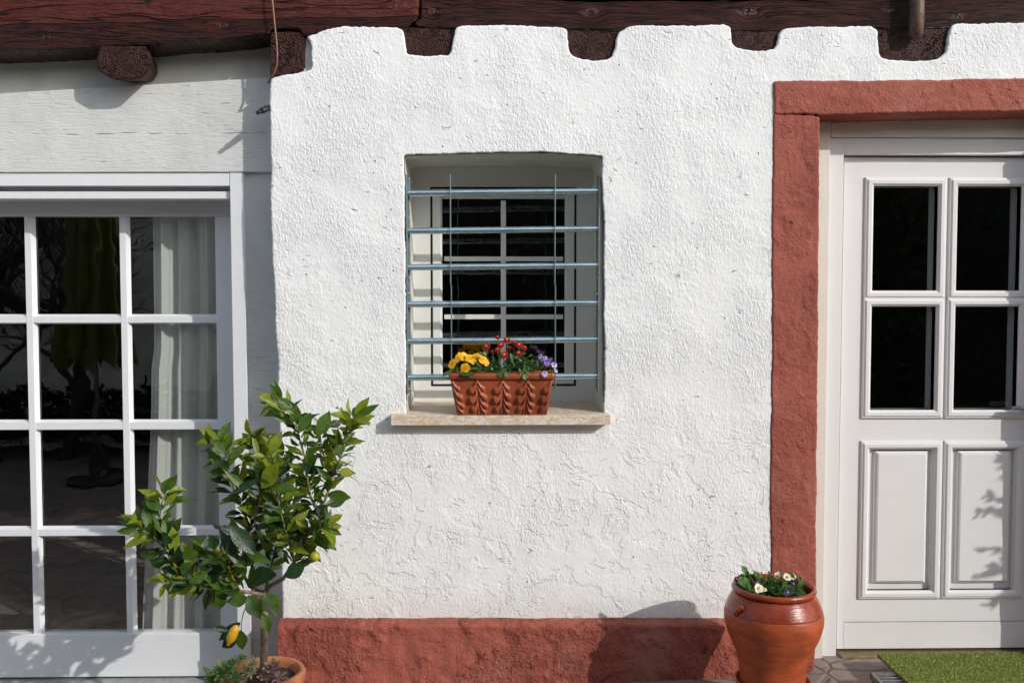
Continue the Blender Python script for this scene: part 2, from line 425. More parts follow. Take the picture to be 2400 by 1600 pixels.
def mat_terracotta(name, a, b, rough=.6, glaze_z=None, streak=True, gloss=.2):
    g = G(name); P = g.P; x, y, z = g.sep(P)
    f = g.ramp(g.noise(g.map(P, (1, 1, 3.5) if streak else (1, 1, 1)), 9, 5, .65, .4), .35, .68)
    c = g.mix(f, a, b)
    f2 = g.ramp(g.noise(g.map(P, (1, 1, .5)), 8, 5, .65), .48, .68)
    c = g.mix(g.m('MULTIPLY', f2, .6), c, tuple(k * .42 for k in a))
    spk = g.m('MULTIPLY', g.ramp(g.voro(P, 55), .06, .1, 1, 0), g.ramp(g.noise(P, 12, 1), .58, .62))
    c = g.mix(g.m('MULTIPLY', spk, .6), c, (.7, .65, .6))
    h = g.sum((g.noise(g.map(P, (1, 1, 14) if streak else (1, 1, 1)), 12, 4, .6), .0016), (g.noise(P, 150, 2), .0003))
    ro = rough
    if glaze_z is not None:
        gz = g.ramp(g.m('ADD', z, g.m('MULTIPLY', g.noise(P, 6, 1), .006)), glaze_z, glaze_z + .002)
        c = g.mix(gz, c, g.mix(g.ramp(g.noise(P, 22, 4), .35, .7), (.30, .045, .012), (.21, .028, .010)))
        ln = g.ramp(g.m('ABSOLUTE', g.m('SUBTRACT', z, glaze_z - .001)), 0, .0022, 1, 0)
        c = g.mix(ln, c, (.16, .04, .025))
        ro = g.ramp(gz, 0, 1, rough, gloss)
        h = g.m('ADD', h, g.m('MULTIPLY', gz, .0015))
    return g.fin(c, ro, h, spec=.5)

def mat_simple(name, col, rough=.5, metal=0, amp=.0, ns=60, var=.25, spec=.5):
    g = G(name); P = g.P
    c = g.mix(g.ramp(g.noise(P, ns, 4), .35, .7), col, tuple(k * (1 - var) for k in col))
    h = g.sum((g.noise(P, ns * 2, 3), amp)) if amp else None
    return g.fin(c, rough, h, metal, spec)

def mat_zinc():
    g = G('galvanised_steel'); P = g.P
    c = g.mix(g.ramp(g.noise(g.map(P, (1, 4, 4)), 14, 3), .35, .65), (.64, .80, .84), (.50, .66, .72))
    return g.fin(c, g.ramp(g.noise(P, 20, 3), .3, .7, .22, .32), None, .9)

def mat_stone_sill():
    g = G('breccia_stone'); P = g.P
    Pw = g.map(P, (1, 1.3, 1.8))
    cell = g.n('TexVoronoi', feature='F1'); g.link(Pw, cell.inputs['Vector']); cell.inputs['Scale'].default_value = 75
    cs = g.sep(cell.outputs['Color'])
    c = g.mix(g.ramp(cs[0], .3, .8), (.60, .45, .31), (.68, .63, .55))
    c = g.mix(g.m('MULTIPLY', g.ramp(g.noise(P, 60, 3), .5, .7), .6), c, (.48, .31, .18))
    c = g.mix(g.ramp(g.noise(P, 16, 3), .58, .66, 0, .5), c, (.7, .66, .6))
    return g.fin(c, .5, g.sum((g.noise(P, 90, 3), .0008)), spec=.4)

def mat_flags():
    g = G('flagstone_paving'); P = g.P; x, y, z = g.sep(P)
    Q = g.comb(g.m('ADD', x, g.m('MULTIPLY', g.noise(P, 4, 3), .12)), g.m('ADD', y, g.m('MULTIPLY', g.noise(g.map(P, loc=(5, 3, 0)), 4, 3), .12)), 0.0)
    e = g.n('TexVoronoi', feature='DISTANCE_TO_EDGE'); g.link(Q, e.inputs['Vector']); e.inputs['Scale'].default_value = 3.4
    cl = g.n('TexVoronoi', feature='F1'); g.link(Q, cl.inputs['Vector']); cl.inputs['Scale'].default_value = 3.4
    cs = g.sep(cl.outputs['Color'])
    joint = g.ramp(g.m('ADD', e.outputs[0], g.m('MULTIPLY', g.noise(P, 30, 3), .02)), .018, .04, 1, 0)
    c = g.mix(cs[0], (.24, .185, .15), (.31, .24, .21)); c = g.mix(g.ramp(g.noise(P, 18, 5, .65), .4, .7), c, (.19, .165, .14))
    c = g.mix(g.m('MULTIPLY', joint, .7), c, (.16, .145, .125))
    h = g.sum((joint, -.006), (g.noise(P, 12, 5, .6), .008), (g.noise(P, 70, 4), .002))
    return g.fin(c, .75, h, spec=.3)

M_ = {}
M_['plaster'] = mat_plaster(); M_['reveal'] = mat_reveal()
M_['red'] = mat_redplaster('red_painted_plinth', 1.15); M_['redstone'] = mat_redplaster('red_painted_surround', .5)
kz = lambda px, py: (U(px, py, 0).x, U(px, py, 0).z)
M_['beamL'] = mat_beam('dark_red_weathered_timber', (.075, .010, .004), (.014, .0025, .0015),
    [(*kz(525, 62), .030), (*kz(938, 16), .028), (*kz(110, 90), .02)], 1.35, crackline=U(0, 50, 0).z + .052)
M_['beamR'] = mat_beam('dark_brown_weathered_timber', (.095, .024, .016), (.014, .004, .003),
    [(*kz(1010, 30), .05), (*kz(1390, 30), .04), (*kz(1760, 30), .055), (*kz(2085, 25), .04), (*kz(2250, 40), .03)], 1.9)
M_['end'] = mat_endgrain()
M_['board'] = mat_board()
M_['casing'] = mat_paint('white_door_paint', (.74, .75, .77), .12, 'x', .8)
M_['doorpaint'] = mat_paint('warm_white_door_paint', (.75, .74, .735), .14, 'z', .3)
M_['cream'] = mat_paint('cream_paint', (.72, .69, .62), .3, 'z', .8)
M_['frame'] = mat_paint('window_frame_paint', (.72, .73, .71), .1, 'n', .3)
M_['glass'] = mat_glass()
M_['black'] = mat_simple('black_rubber', (.012, .012, .012), .5)
M_['zinc'] = mat_zinc()
M_['zincdark'] = mat_simple('dull_zinc_strip', (.26, .33, .35), .45, .7)
M_['sill'] = mat_stone_sill()
M_['flags'] = mat_flags()
M_['brass'] = mat_simple('brass_threshold', (.24, .19, .09), .45, .6, .0004, 40)
M_['rust'] = mat_simple('rusty_brown_iron', (.13, .07, .05), .55, .2, .0012, 50, .5)
M_['wire'] = mat_simple('copper_brown_cable', (.20, .085, .055), .35, .3)
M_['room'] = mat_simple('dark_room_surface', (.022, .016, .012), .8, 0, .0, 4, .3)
M_['leaf'] = mat_leaf('citrus_leaf', (.032, .080, .008), (.075, .145, .013), .40, .34)
M_['leafy'] = mat_leaf('young_citrus_leaf', (.15, .21, .014), (.25, .30, .025), .36, .38)
M_['leafd'] = mat_leaf('old_citrus_leaf', (.008, .028, .007), (.020, .050, .009), .38, .14)
M_['bark'] = mat_simple('citrus_bark', (.27, .21, .12), .8, 0, .002, 60, .5)
M_['twig'] = mat_simple('green_twig', (.16, .16, .05), .6, 0, .001, 60, .4)
M_['lemon'] = mat_simple('lemon_peel', (.75, .42, .02), .4, 0, .0022, 70, .12)
M_['lime'] = mat_simple('unripe_lemon_peel', (.42, .42, .03), .4, 0, .0012, 90, .25)
M_['potR'] = mat_terracotta('glazed_shoulder_terracotta', (.43, .082, .020), (.29, .052, .016), .42, .365, True, .24)
M_['glazed'] = mat_terracotta('glazed_terracotta', (.30, .045, .012), (.21, .028, .010), .2, None, False)
M_['potL'] = mat_terracotta('orange_terracotta', (.55, .20, .075), (.42, .135, .05), .55)
M_['potB'] = mat_terracotta('red_terracotta_box', (.36, .085, .032), (.27, .060, .024), .36, None, False)
M_['saucer'] = mat_terracotta('terracotta_saucer', (.45, .15, .075), (.36, .10, .05), .6)
M_['soil'] = mat_simple('potting_soil', (.045, .028, .018), .9, 0, .01, 40, .5)
M_['pleaf'] = mat_leaf('primrose_leaf', (.040, .105, .018), (.085, .165, .035), .45, .22)
M_['dleaf'] = mat_leaf('daisy_leaf', (.035, .105, .020), (.075, .170, .040), .4, .22)
M_['yellow'] = mat_petal('yellow_petal', (.86, .48, .005), (.90, .58, .01))
M_['orange'] = mat_petal('orange_eye', (.75, .20, .005), (.8, .28, .01), .1)
M_['crimson'] = mat_petal('crimson_petal', (.30, .002, .010), (.42, .004, .018))
M_['disc'] = mat_simple('yellow_disc', (.8, .5, .03), .7, 0, .001, 200, .3)
M_['violet'] = mat_petal('violet_petal', (.16, .07, .48), (.24, .12, .58))
M_['lilac'] = mat_petal('lilac_petal', (.42, .36, .72), (.62, .55, .82))
M_['purple'] = mat_petal('dark_purple_petal', (.03, .008, .10), (.05, .012, .16))
M_['whitep'] = mat_petal('cream_white_petal', (.80, .78, .62), (.85, .84, .74))
M_['pink'] = mat_petal('pink_petal', (.5, .03, .12), (.6, .06, .2))
M_['succg'] = mat_leaf('green_succulent_leaf', (.24, .38, .14), (.34, .48, .20), .5, .1)
M_['succw'] = mat_leaf('grey_succulent_leaf', (.30, .33, .19), (.40, .38, .26), .5, .1)
M_['succp'] = mat_leaf('pink_succulent_leaf', (.34, .20, .20), (.42, .30, .26), .5, .1)
M_['turf'] = mat_simple('artificial_turf', (.19, .23, .04), .7, 0, 0, 30, .35)
M_['turf2'] = mat_simple('artificial_turf_blade', (.34, .41, .08), .6, 0, 0, 90, .5)
M_['steel'] = mat_simple('grey_steel', (.35, .35, .36), .4, .8)

# ---------------------------------------------------------------- the setting: ground
def gz(x):
    pts = [(-1.4, -.205), (-.8, -.175), (-.3, -.13), (.36, -.082), (.73, -.064), (1.25, -.060)]
    if x <= pts[0][0]: return pts[0][1]
    for (a, za), (b, zb) in zip(pts, pts[1:]):
        if x <= b: t = (x - a) / (b - a); return za + (zb - za) * t
    return pts[-1][1]
mb = MB()
xs = [-160, -40, -12, -6] + [-4 + .25 * i for i in range(33)] + [6, 12, 40, 160]
ys = [-160, -40, -15, -8] + [-6 + .5 * i for i in range(13)] + [.6, 4.5, 8]
vv = [(x, y, gz(x) + (.006 * noise.noise(Vector((x * 2, y * 2, 0))) if -4 < y < -.1 and abs(x) < 4 else 0)) for y in ys for x in xs]; nx = len(xs)
mb.add(vv, [(j * nx + i, j * nx + i + 1, (j + 1) * nx + i + 1, (j + 1) * nx + i) for j in range(len(ys) - 1) for i in range(nx - 1)], 0, True)
mb.build('ground', M_['flags'], kind='structure')
M_['lawn'] = mat_simple('lawn_grass', (.05, .10, .02), .8, 0, .02, 12, .5)
mb = MB(); mb.add([(1.6, -30, -.038), (30, -30, -.038), (30, -3.2, -.038), (1.6, -3.2, -.038)], [(0, 1, 2, 3)]); mb.build('lawn', M_['lawn'], kind='structure')

# ---------------------------------------------------------------- the house
house = empty('house', (0, 0, 0), 'white rendered half timbered house front with dark red beams, barred window and two doors', 'house')

# wall with timber notches, window opening and doorway
OUT = [(632, 196), (634, 184), (655, 177), (700, 170), (716, 166), (731, 163), (731, 118), (726, 96), (713, 86), (738, 79), (763, 69), (800, 62), (870, 62), (935, 65),
       (947, 72), (951, 105), (953, 126), (1000, 132), (1050, 131), (1057, 124), (1060, 90), (1066, 66), (1082, 59), (1200, 58), (1300, 63), (1329, 67),
       (1333, 88), (1336, 124), (1356, 138), (1395, 142), (1432, 137), (1442, 112), (1446, 80), (1462, 66), (1480, 60), (1600, 60), (1708, 57),
       (1716, 70), (1718, 106), (1732, 115), (1765, 119), (1808, 117), (1822, 108), (1826, 78), (1838, 65), (1935, 62), (2040, 61), (2057, 70),
       (2062, 132), (2078, 139), (2130, 144), (2196, 140), (2218, 122), (2226, 72), (2237, 57), (2400, 52), (2700, 50), (3300, 46),
       (3300, 1700), (2625, 1700), (2625, 205), (1835, 215), (1835, 1700), (664, 1700), (662, 1440), (658, 1200), (654, 1000), (651, 900), (643, 680), (635, 533), (633, 350)]
HOLE = [(946, 364), (1040, 359), (1180, 356), (1300, 357), (1412, 365), (1416, 540), (1417, 980), (951, 980), (950, 700), (949, 540)]
outer = outline(OUT, .006, .0036, 75, 2, 0, cut=.008); hole = outline(HOLE, .006, .0032, 75, 1, 0, 3, cut=.004)
wall = slab('wall', M_['plaster'], house, [outer, hole], 0, .42, .008, .005)
# smooth painted lining of the window reveal
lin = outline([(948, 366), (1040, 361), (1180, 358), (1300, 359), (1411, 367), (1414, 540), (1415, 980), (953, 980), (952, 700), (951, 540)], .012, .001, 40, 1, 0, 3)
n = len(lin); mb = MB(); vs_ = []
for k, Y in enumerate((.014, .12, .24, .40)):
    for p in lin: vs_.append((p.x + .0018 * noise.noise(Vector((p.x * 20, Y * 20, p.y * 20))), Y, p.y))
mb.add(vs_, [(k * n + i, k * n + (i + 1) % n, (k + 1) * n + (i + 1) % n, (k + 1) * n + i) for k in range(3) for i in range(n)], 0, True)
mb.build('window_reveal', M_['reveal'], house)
# wall left of the garden door and upper wall
mb = MB(); mb.poly([(-1500, -40), (-760, -40), (-740, 1900), (-1500, 1900)], 0, .42); mb.build('wall', M_['plaster'], house)
mb = MB(); mb.poly([(-1500, -420), (3300, -420), (3300, -150), (-1500, -150)], .01, .40); mb.build('upper_wall', M_['plaster'], house)
mb = MB(); mb.poly([(706, 76), (740, 76), (740, 176), (706, 176)], .028, .3); mb.build('plaster_patch', M_['reveal'], house)
mb = MB(); mb.poly([(-1480, 160), (0, 112), (400, 96), (632, 80), (650, 80), (650, 240), (-1480, 320)], .187, .40); mb.build('plaster_infill', M_['reveal'], house)

# plinth
def plinth(name, x0, x1, ytop=1447):
    mb = MB(); nx = int((x1 - x0) / 7); prof = []
    for j in range(0, 34):
        prof.append(j / 33)
    vs_ = []
    for i in range(nx + 1):
        px = x0 + (x1 - x0) * i / nx
        top = U(px, ytop + 3 * noise.noise(Vector((px * .01, 3, 0))) + 1.6 * noise.noise(Vector((px * .06, 7, 0))), 0)
        zt = top.z; X = top.x; zb = -.25
        for t in prof:
            if t < .2:
                a = t / .2; y = .012 - .066 * min(1, a * 1.3); z = zt - .024 * a - .010 * max(0, (a - .7) / .3) ** 2
            else:
                y = -.052 - .004 * (t - .2); z = zt - .034 - (zt - .034 - zb) * (t - .2) / .8
            q = Vector((X * 7, z * 7, 1))
            k = min(1, max(0, t * 4))
            dsp = noise.fractal(q * 2.2, 1.0, 2.1, 5) * .006 * k
            rid = max(0, noise.noise(q * .8 + Vector((4, 4, 4))) * 3) ; rid = min(rid, 1)
            dsp += noise.fractal(q * 6, .8, 2.1, 4) * .0065 * rid * k
            vs_.append((X + .003 * noise.noise(q * 6), y - dsp, z))
    m = len(prof)
    mb.add(vs_, [(i * m + j, i * m + j + 1, (i + 1) * m + j + 1, (i + 1) * m + j) for i in range(nx) for j in range(m - 1)], 0, True)
    # left end cap
    c = [vs_[j] for j in range(m)]; cb = [(p[0], .3, p[2]) for p in c]
    mb.add(c + cb, [(j, m + j, m + j + 1, j + 1) for j in range(m - 1)])
    return mb.build(name, M_['red'], house)
plinth('plinth', 658, 1822, 1445); plinth('plinth', 2615, 3300, 1420)

# painted stone surround of the front door
def sur(name, pts, Y, seed): return slab(name, M_['redstone'], house, [outline(pts, .009, .0028, 60, 1, 0, seed)], Y, .16, .009)
sur('door_lintel', [(1811, 192), (1840, 190), (2200, 188), (2400, 183), (2700, 176), (2700, 256), (2400, 262), (2200, 264), (1930, 272), (1880, 268), (1813, 270)], -.010, 4)
jm = [(1811, 267), (1870, 269), (1921, 272), (1919, 533), (1917, 800), (1914, 1066), (1912, 1400), (1909, 1570), (1806, 1600), (1806, 1300), (1805, 1066), (1809, 800), (1809, 500)]
sur('door_jamb', jm, -.006, 8)
sur('door_jamb', [(2566, 268), (2690, 264), (2690, 1600), (2552, 1580), (2558, 900)], -.006, 9)

# timbers
def timber(name, mat, pts, Yf, Yb, seed, jit=.003, r=.01, org=None): return slab(name, mat, house, [outline(pts, .012, jit, 30, 1, Yf, seed)], Yf, Yb, r, org=org)
timber('beam', M_['beamL'], [(-1500, -110), (983, -110), (982, 0), (981, 40), (966, 50), (950, 66), (940, 84), (800, 90), (733, 92), (707, 80), (705, 68), (634, 67), (629, 80), (560, 88), (400, 99), (330, 106), (240, 111), (0, 120), (-400, 132), (-1500, 170)], .003, .40, 11, .003, .014)
timber('beam', M_['beamR'], [(986, -4), (1200, -6), (1400, 3), (1700, 2), (2000, -4), (2400, -10), (3300, -20), (3300, 74), (2400, 66), (2240, 66), (2060, 68), (1830, 72), (1715, 72), (1450, 72), (1330, 72), (1062, 70), (975, 62), (970, 52), (984, 44)], .007, .40, 12, .0035, .012)
timber('beam', M_['beamR'], [(984, -110), (3300, -130), (3300, -34), (2400, -20), (2000, -14), (1700, -8), (1400, -6), (1200, -14), (984, -14)], -.004, .40, 13, .003, .012)
timber('joist', M_['end'], [(633, 74), (706, 74), (712, 84), (714, 100), (714, 162), (700, 172), (655, 180), (633, 186)], .012, .4, 14, .002, .006, org=U(700, 80, .012))
def joist(x0, y0, x1, y1, seed, cx, cy, Y=.016):
    return timber('joist', M_['end'], [(x0 - 14, y0), (x1 + 14, y0), (x1 + 14, y1 + 6), (x0 - 14, y1 + 6)], Y, .4, seed, .003, .004, org=U(cx, cy, Y))
joist(953, 66, 1058, 131, 15, 1005, 108); joist(1334, 66, 1441, 140, 16, 1385, 90); joist(1717, 66, 1826, 118, 17, 1765, 125); joist(2061, 66, 2226, 142, 18, 2110, 160)
rj = timber('joist', M_['end'], [(236, 106), (340, 108), (350, 130), (349, 162), (330, 184), (308, 185), (264, 184), (230, 168), (223, 145), (229, 115)], -.004, .4, 19, .003, .01, org=U(281, 140, -.004))
for v in rj.data.vertices:
    k_ = 1 - .85 * max(0, v.co.y - .012) if v.co.y < .3 else .42
    v.co.x *= k_; v.co.z *= k_
    if v.co.y > .3: v.co.x -= .02; v.co.z += .02
mb = MB(); mb.add([], [])
# lintel board, casing, garden door
mb = MB(); mb.poly([(-1480, 288), (0, 219), (632, 182), (655, 181), (655, 403), (-1480, 407)], .118, .30); mb.build('lintel_board', M_['board'], house, bevel=.003)
mb = MB(); mb.poly([(572, 404.5), (665, 404.5), (690, 1700), (592, 1700)], .142, .38); mb.build('jamb_board', M_['board'], house)
mb = MB()
mb.rect(-740, 404, 556, 436, .125, .36)
a = wr(-740, 404, 572, 1700, .125)
mb2 = MB(); mb2.poly([(538, 404), (571, 404), (592, 1700), (560, 1700)], .124, .38)
mb2.poly([(-740, 404), (537, 404), (538, 436), (-740, 436)], .126, .38)
mb2.poly([(-740, 437), (-700, 437), (-740, 1700), (-790, 1700)], .125, .38)
casing = mb2.build('door_casing', M_['casing'], house, bevel=.0025)
mb = MB(); mb.poly([(-740, 430), (538, 430), (538.5, 466), (-740, 466)], .20, .31); mb.build('blind_box', M_['casing'], house)
mb = MB(); mb.poly([(-740, 449), (538, 449), (538.5, 466), (-740, 466)], .142, .1999); mb.build('drip_rail', M_['casing'], house, bevel=.002)

YD = .30
mb = MB()
z_top = U(300, 470, YD).z; z_gt = U(300, 507, YD).z; z_gb = U(300, 1484, YD).z; z_bot = U(300, 1585, YD).z
xr0 = U(510, 990, YD).x; xr1 = U(575, 990, YD).x; xl = U(-760, 990, YD).x
mb.box(xl, xr1, YD, YD + .06, z_gt, z_top + .05); mb.box(xl, xr1, YD, YD + .06, z_bot, z_gb)
mb.box(xr0, xr1, YD + .001, YD + .059, z_gb, z_gt)
gdoor = mb.build('garden_door', M_['casing'], house, bevel=.003)
mcx = [U(66.5 + 1.5, 742, YD).x]; mcx = [(U(68, 742, YD).x), (U(290, 742, YD).x)]
pitch = mcx[1] - mcx[0]
cols = [mcx[0] - 3 * pitch, mcx[0] - 2 * pitch, mcx[0] - pitch] + mcx
hw = .0125
rows = [(742, 756), (990, 1006), (1240, 1255)]
rz = [(U(300, b, YD).z, U(300, a, YD).z) for a, b in rows]
for c in cols:
    mb = MB(); x0, x1 = c - hw, c + hw
    # glazing bar with chamfered back edges
    P = [(x0, YD + .004), (x1, YD + .004), (x1 + .010, YD + .03), (x0 - .010, YD + .03)]
    mb.add([(x, y, z_gb) for x, y in P] + [(x, y, z_gt) for x, y in P], [(0, 1, 5, 4), (1, 2, 6, 5), (3, 0, 4, 7), (2, 3, 7, 6)])
    mb.build('glazing_bar', M_['casing'], gdoor)
for (z0, z1) in rz:
    edges = [xl] + cols + [xr0]
    mb = MB()
    for a, b in zip(edges, edges[1:]):
        a2 = a + (hw if a in cols else 0); b2 = b - (hw if b in cols else 0)
        Y0 = YD + .0055
        mb.add([(a2, Y0, z0), (b2, Y0, z0), (b2, Y0, z1), (a2, Y0, z1), (a2, YD + .031, z0 - .006), (b2, YD + .031, z0 - .006), (b2, YD + .031, z1 + .010), (a2, YD + .031, z1 + .010)],
               [(0, 1, 2, 3), (3, 2, 6, 7), (1, 0, 4, 5)])
    mb.build('glazing_bar', M_['casing'], gdoor)
zs = [z_gb] + [v for z0, z1 in rz[::-1] for v in (z0, z1)] + [z_gt]
xe = [xl + .06] + cols + [xr0]
for i in range(len(xe) - 1):
    for j in range(4):
        za, zb_ = zs[j * 2], zs[j * 2 + 1]
        tx, tz = random.Random(i * 7 + j).uniform(-.003, .003), random.Random(i * 3 + j + 50).uniform(-.003, .003)
        xa, xb = xe[i] + (hw if i else 0), xe[i + 1] - (hw if i < len(cols) else 0)
        zc = (za + zb_) / 2; xc = (xa + xb) / 2
        f = lambda x, z: (x, YD + .034 + (x - xc) * tx + (z - zc) * tz, z)
        mb = MB(); mb.add([f(xa - .01, za - .01), f(xb + .01, za - .01), f(xb + .01, zb_ + .01), f(xa - .01, zb_ + .01)], [(0, 1, 2, 3)])
        mb.build('pane', M_['glass'], gdoor)
mb = MB(); a = wr(529, 1000, 541, 1038, YD); mb.box(a[0], a[1], YD - .002, YD + .002, a[2], a[3]); mb.build('finger_pull', mat_simple('beige_plastic', (.42, .41, .36), .5), gdoor)
# thresholds
mb = MB(); mb.box(xl, U(655, 1590, .1).x, .02, .42, -.30, z_bot - .010)
mb.build('door_step', mat_simple('grey_concrete', (.36, .37, .35), .8, 0, .003, 30), house, bevel=.006)

# middle window
YW = .35
win = None
def ringprof(mb, x0, y0, x1, y1, Yref, steps, mi=0):
    a, b, c, d = wr(x0, y0, x1, y1, Yref); L = []
    for off, Y in steps: L.append([(a + off, Y, c + off), (b - off, Y, c + off), (b - off, Y, d - off), (a + off, Y, d - off)])
    vs_ = [p for l in L for p in l]
    fs = [(k * 4 + i, k * 4 + (i + 1) % 4, (k + 1) * 4 + (i + 1) % 4, (k + 1) * 4 + i) for k in range(len(L) - 1) for i in range(4)]
    mb.add(vs_, fs, mi); return mb
S = 3.667 / 2200 * (1 + YW / 3.667)
mb = MB(); ringprof(mb, 940, 380, 1420, 946, YW, [(0, YW + .06), (0, YW), (.105, YW), (.105, YW + .03)])
a = wr(940, 380, 1420, 946, YW); g0 = wr(1009, 438, 1351, 905, YW)
mb = MB()   # fixed frame round the casement
mb.box(a[0], g0[0], YW, YW + .07, a[2], a[3]); mb.box(g0[1], a[1], YW, YW + .07, a[2], a[3])
mb.box(g0[0], g0[1], YW + .0005, YW + .07, g0[3], a[3]); mb.box(g0[0], g0[1], YW + .0005, YW + .07, a[2], g0[2])
win = mb.build('window', M_['frame'], house)
mb = MB(); mb.box(g0[0], g0[1], YW + .012, YW + .05, g0[2], g0[3]); 
mb = MB(); ringprof(mb, 1009, 438, 1351, 905, YW, [(0, YW + .010), (.012, YW + .012)]); mb.build('seal', M_['black'], win)
mb = MB(); ringprof(mb, 1014, 443, 1346, 900, YW, [(0, YW + .03), (0, YW + .004), (.002, YW - .002), (.032, YW - .002), (.040, YW + .014), (.040, YW + .03)])
mb.build('casement', M_['frame'], win)
gl = wr(1038, 470, 1322, 874, YW)
mb = MB(); a = wr(1174, 470, 1186, 874, YW); mb.box(a[0], a[1], YW + .004, YW + .018, gl[2], gl[3]); mb.build('glazing_bar', M_['frame'], win, bevel=.002)
for (y0, y1) in ((601, 612), (737, 748)):
    a = wr(1041, y0, 1320, y1, YW); mb = MB(); mb.box(a[0], a[1], YW + .0055, YW + .0175, a[2], a[3]); mb.build('glazing_bar', M_['frame'], win, bevel=.002)
mb = MB(); mb.add([(gl[0] - .01, YW + .022, gl[2] - .01), (gl[1] + .01, YW + .022, gl[2] - .01), (gl[1] + .01, YW + .024, gl[3] + .01), (gl[0] - .01, YW + .024, gl[3] + .01)], [(0, 1, 2, 3)])
mb.build('pane', M_['glass'], win)

# window sill
zf = U(1180, 973, -.055).z; zb = U(1180, 996, -.055).z
xa, xb = U(916, 984, -.055).x, U(1431, 984, -.055).x
mb = MB(); mb.box(xa, xb, -.055, .004, zb, zf)
xi, xj = U(952, 970, 0).x, U(1416, 970, 0).x
sillo = MB()
sillo.add([(xa, -.055, zb), (xb, -.055, zb), (xb, .03, zb), (xa, .03, zb), (xa, -.055, zf), (xb, -.055, zf), (xb, .001, zf + .002), (xj, .001, zf + .002), (xj, .37, zf + .012), (xi, .37, zf + .012), (xi, .001, zf + .002), (xa, .001, zf + .002),
           (xi, .37, zb), (xj, .37, zb), (xi, .03, zb), (xj, .03, zb)],
          [(0, 1, 5, 4), (4, 5, 6, 7, 10, 11), (10, 7, 8, 9), (1, 2, 6, 5), (0, 4, 11, 3), (3, 2, 1, 0), (9, 8, 13, 12)])
sillo.build('window_sill', M_['sill'], house, bevel=.002)

# galvanised window grille
YG = .035
grille = empty('window_grille', U(1180, 922, YG), 'galvanised steel grille of six horizontal bars across the small window', 'window grille')
for (px, q) in ((955, 1), (1402, -1)):
    z1 = U(px, 410, YG).z; z0 = U(px, 922, YG).z; x = U(px, 660, YG).x
    mb = MB(); mb.box(x - .0025, x + .0025, YG - .02, YG + .02, z0, z1); mb.box(x - .0025 + .004 * q, x + .0025 + .006 * q, YG + .018, YG + .0225, z0 + .01, z1 - .01)
    mb.build('side_rail', M_['zincdark'], grille, bevel=.001)
for px in (1056.5, 1300):
    z1 = U(px, 410, YG).z; z0 = U(px, 832 if px < 1200 else 922, YG).z; x = U(px, 660, YG).x; zm = U(px, 668, YG).z
    mb = MB(); mb.box(x - .0018, x + .0018, YG - .022, YG + .018, zm, z1); mb.box(x + .0005, x + .0042, YG - .020, YG + .020, z0 if px > 1200 else U(px, 900, YG).z, zm - .001)
    mb.build('upright', M_['zincdark'], grille, bevel=.0006)
for (yl, yr) in ((453, 448), (541.5, 536.5), (626.5, 622), (713, 710), (799.5, 795.5), (884.5, 881)):
    A = U(957, yl, YG); B = U(1401, yr, YG); mb = MB(); vs_ = []
    prof = []
    for k in range(13):     # D-shaped tube: rounded front, with a small step below
        an = R(-90 + 180 * k / 12); prof.append((YG - .0125 * math.cos(an), .0125 * math.sin(an)))
    prof += [(YG + .006, .0125), (YG + .006, -.0125)]
    m = len(prof)
    for E in (A, B): vs_ += [(E.x, y, E.z + z) for y, z in prof]
    mb.add(vs_, [(i, (i + 1) % m, m + (i + 1) % m, m + i) for i in range(m)], 0, True); mb.build('bar', M_['zinc'], grille)
for (px, py) in ((958, 420), (958, 652), (958, 688), (958, 912), (1399, 652), (1398, 690), (1399, 912)):
    mb = MB(); mb.ball(U(px, py, YG - .012), .006, seg=10, rings=6); mb.build('bolt', M_['steel'], grille)

# front door: frame, leaf, mouldings, glass, panels
yc = lambda x0, y0, x1, y1, Yf, Yb, mb: mb.rect(x0, y0, x1, y1, Yf, Yb)
YC, YF, YL = .145, .17, .205
def vbox(mb, xpa, xpb, ypa, ypb, Yf, Yb, xref=None, yref=None):
    """box from pixel columns measured at row yref and pixel rows measured at column xref"""
    yref = yref or 900; xref = xref or 2150
    mb.box(U(xpa, yref, Yf).x, U(xpb, yref, Yf).x, Yf, Yb, U(xref, ypb, Yf).z, U(xref, ypa, Yf).z)
mb = MB(); vbox(mb, 1912, 1939, 240, 1556, YC, .40, 1925, 800); vbox(mb, 2515, 2580, 240, 1556, YC, .40, 1925, 800)
mb.build('door_reveal_strip', M_['cream'], house, bevel=.002)
mb = MB(); vbox(mb, 1940, 2514, 250, 322, YF - .012, .40, 2050, 800); mb.build('door_head_board', M_['cream'], house, bevel=.003)
mb = MB()
vbox(mb, 1938, 1971, 324, 1546, YF, .42, 1955, 800); vbox(mb, 2455, 2515, 324, 1546, YF, .42, 1955, 800)
vbox(mb, 1971, 2455, 324, 362, YF + .0004, .42, 2000, 800)
dframe = mb.build('door_frame', M_['doorpaint'], house, bevel=.002)
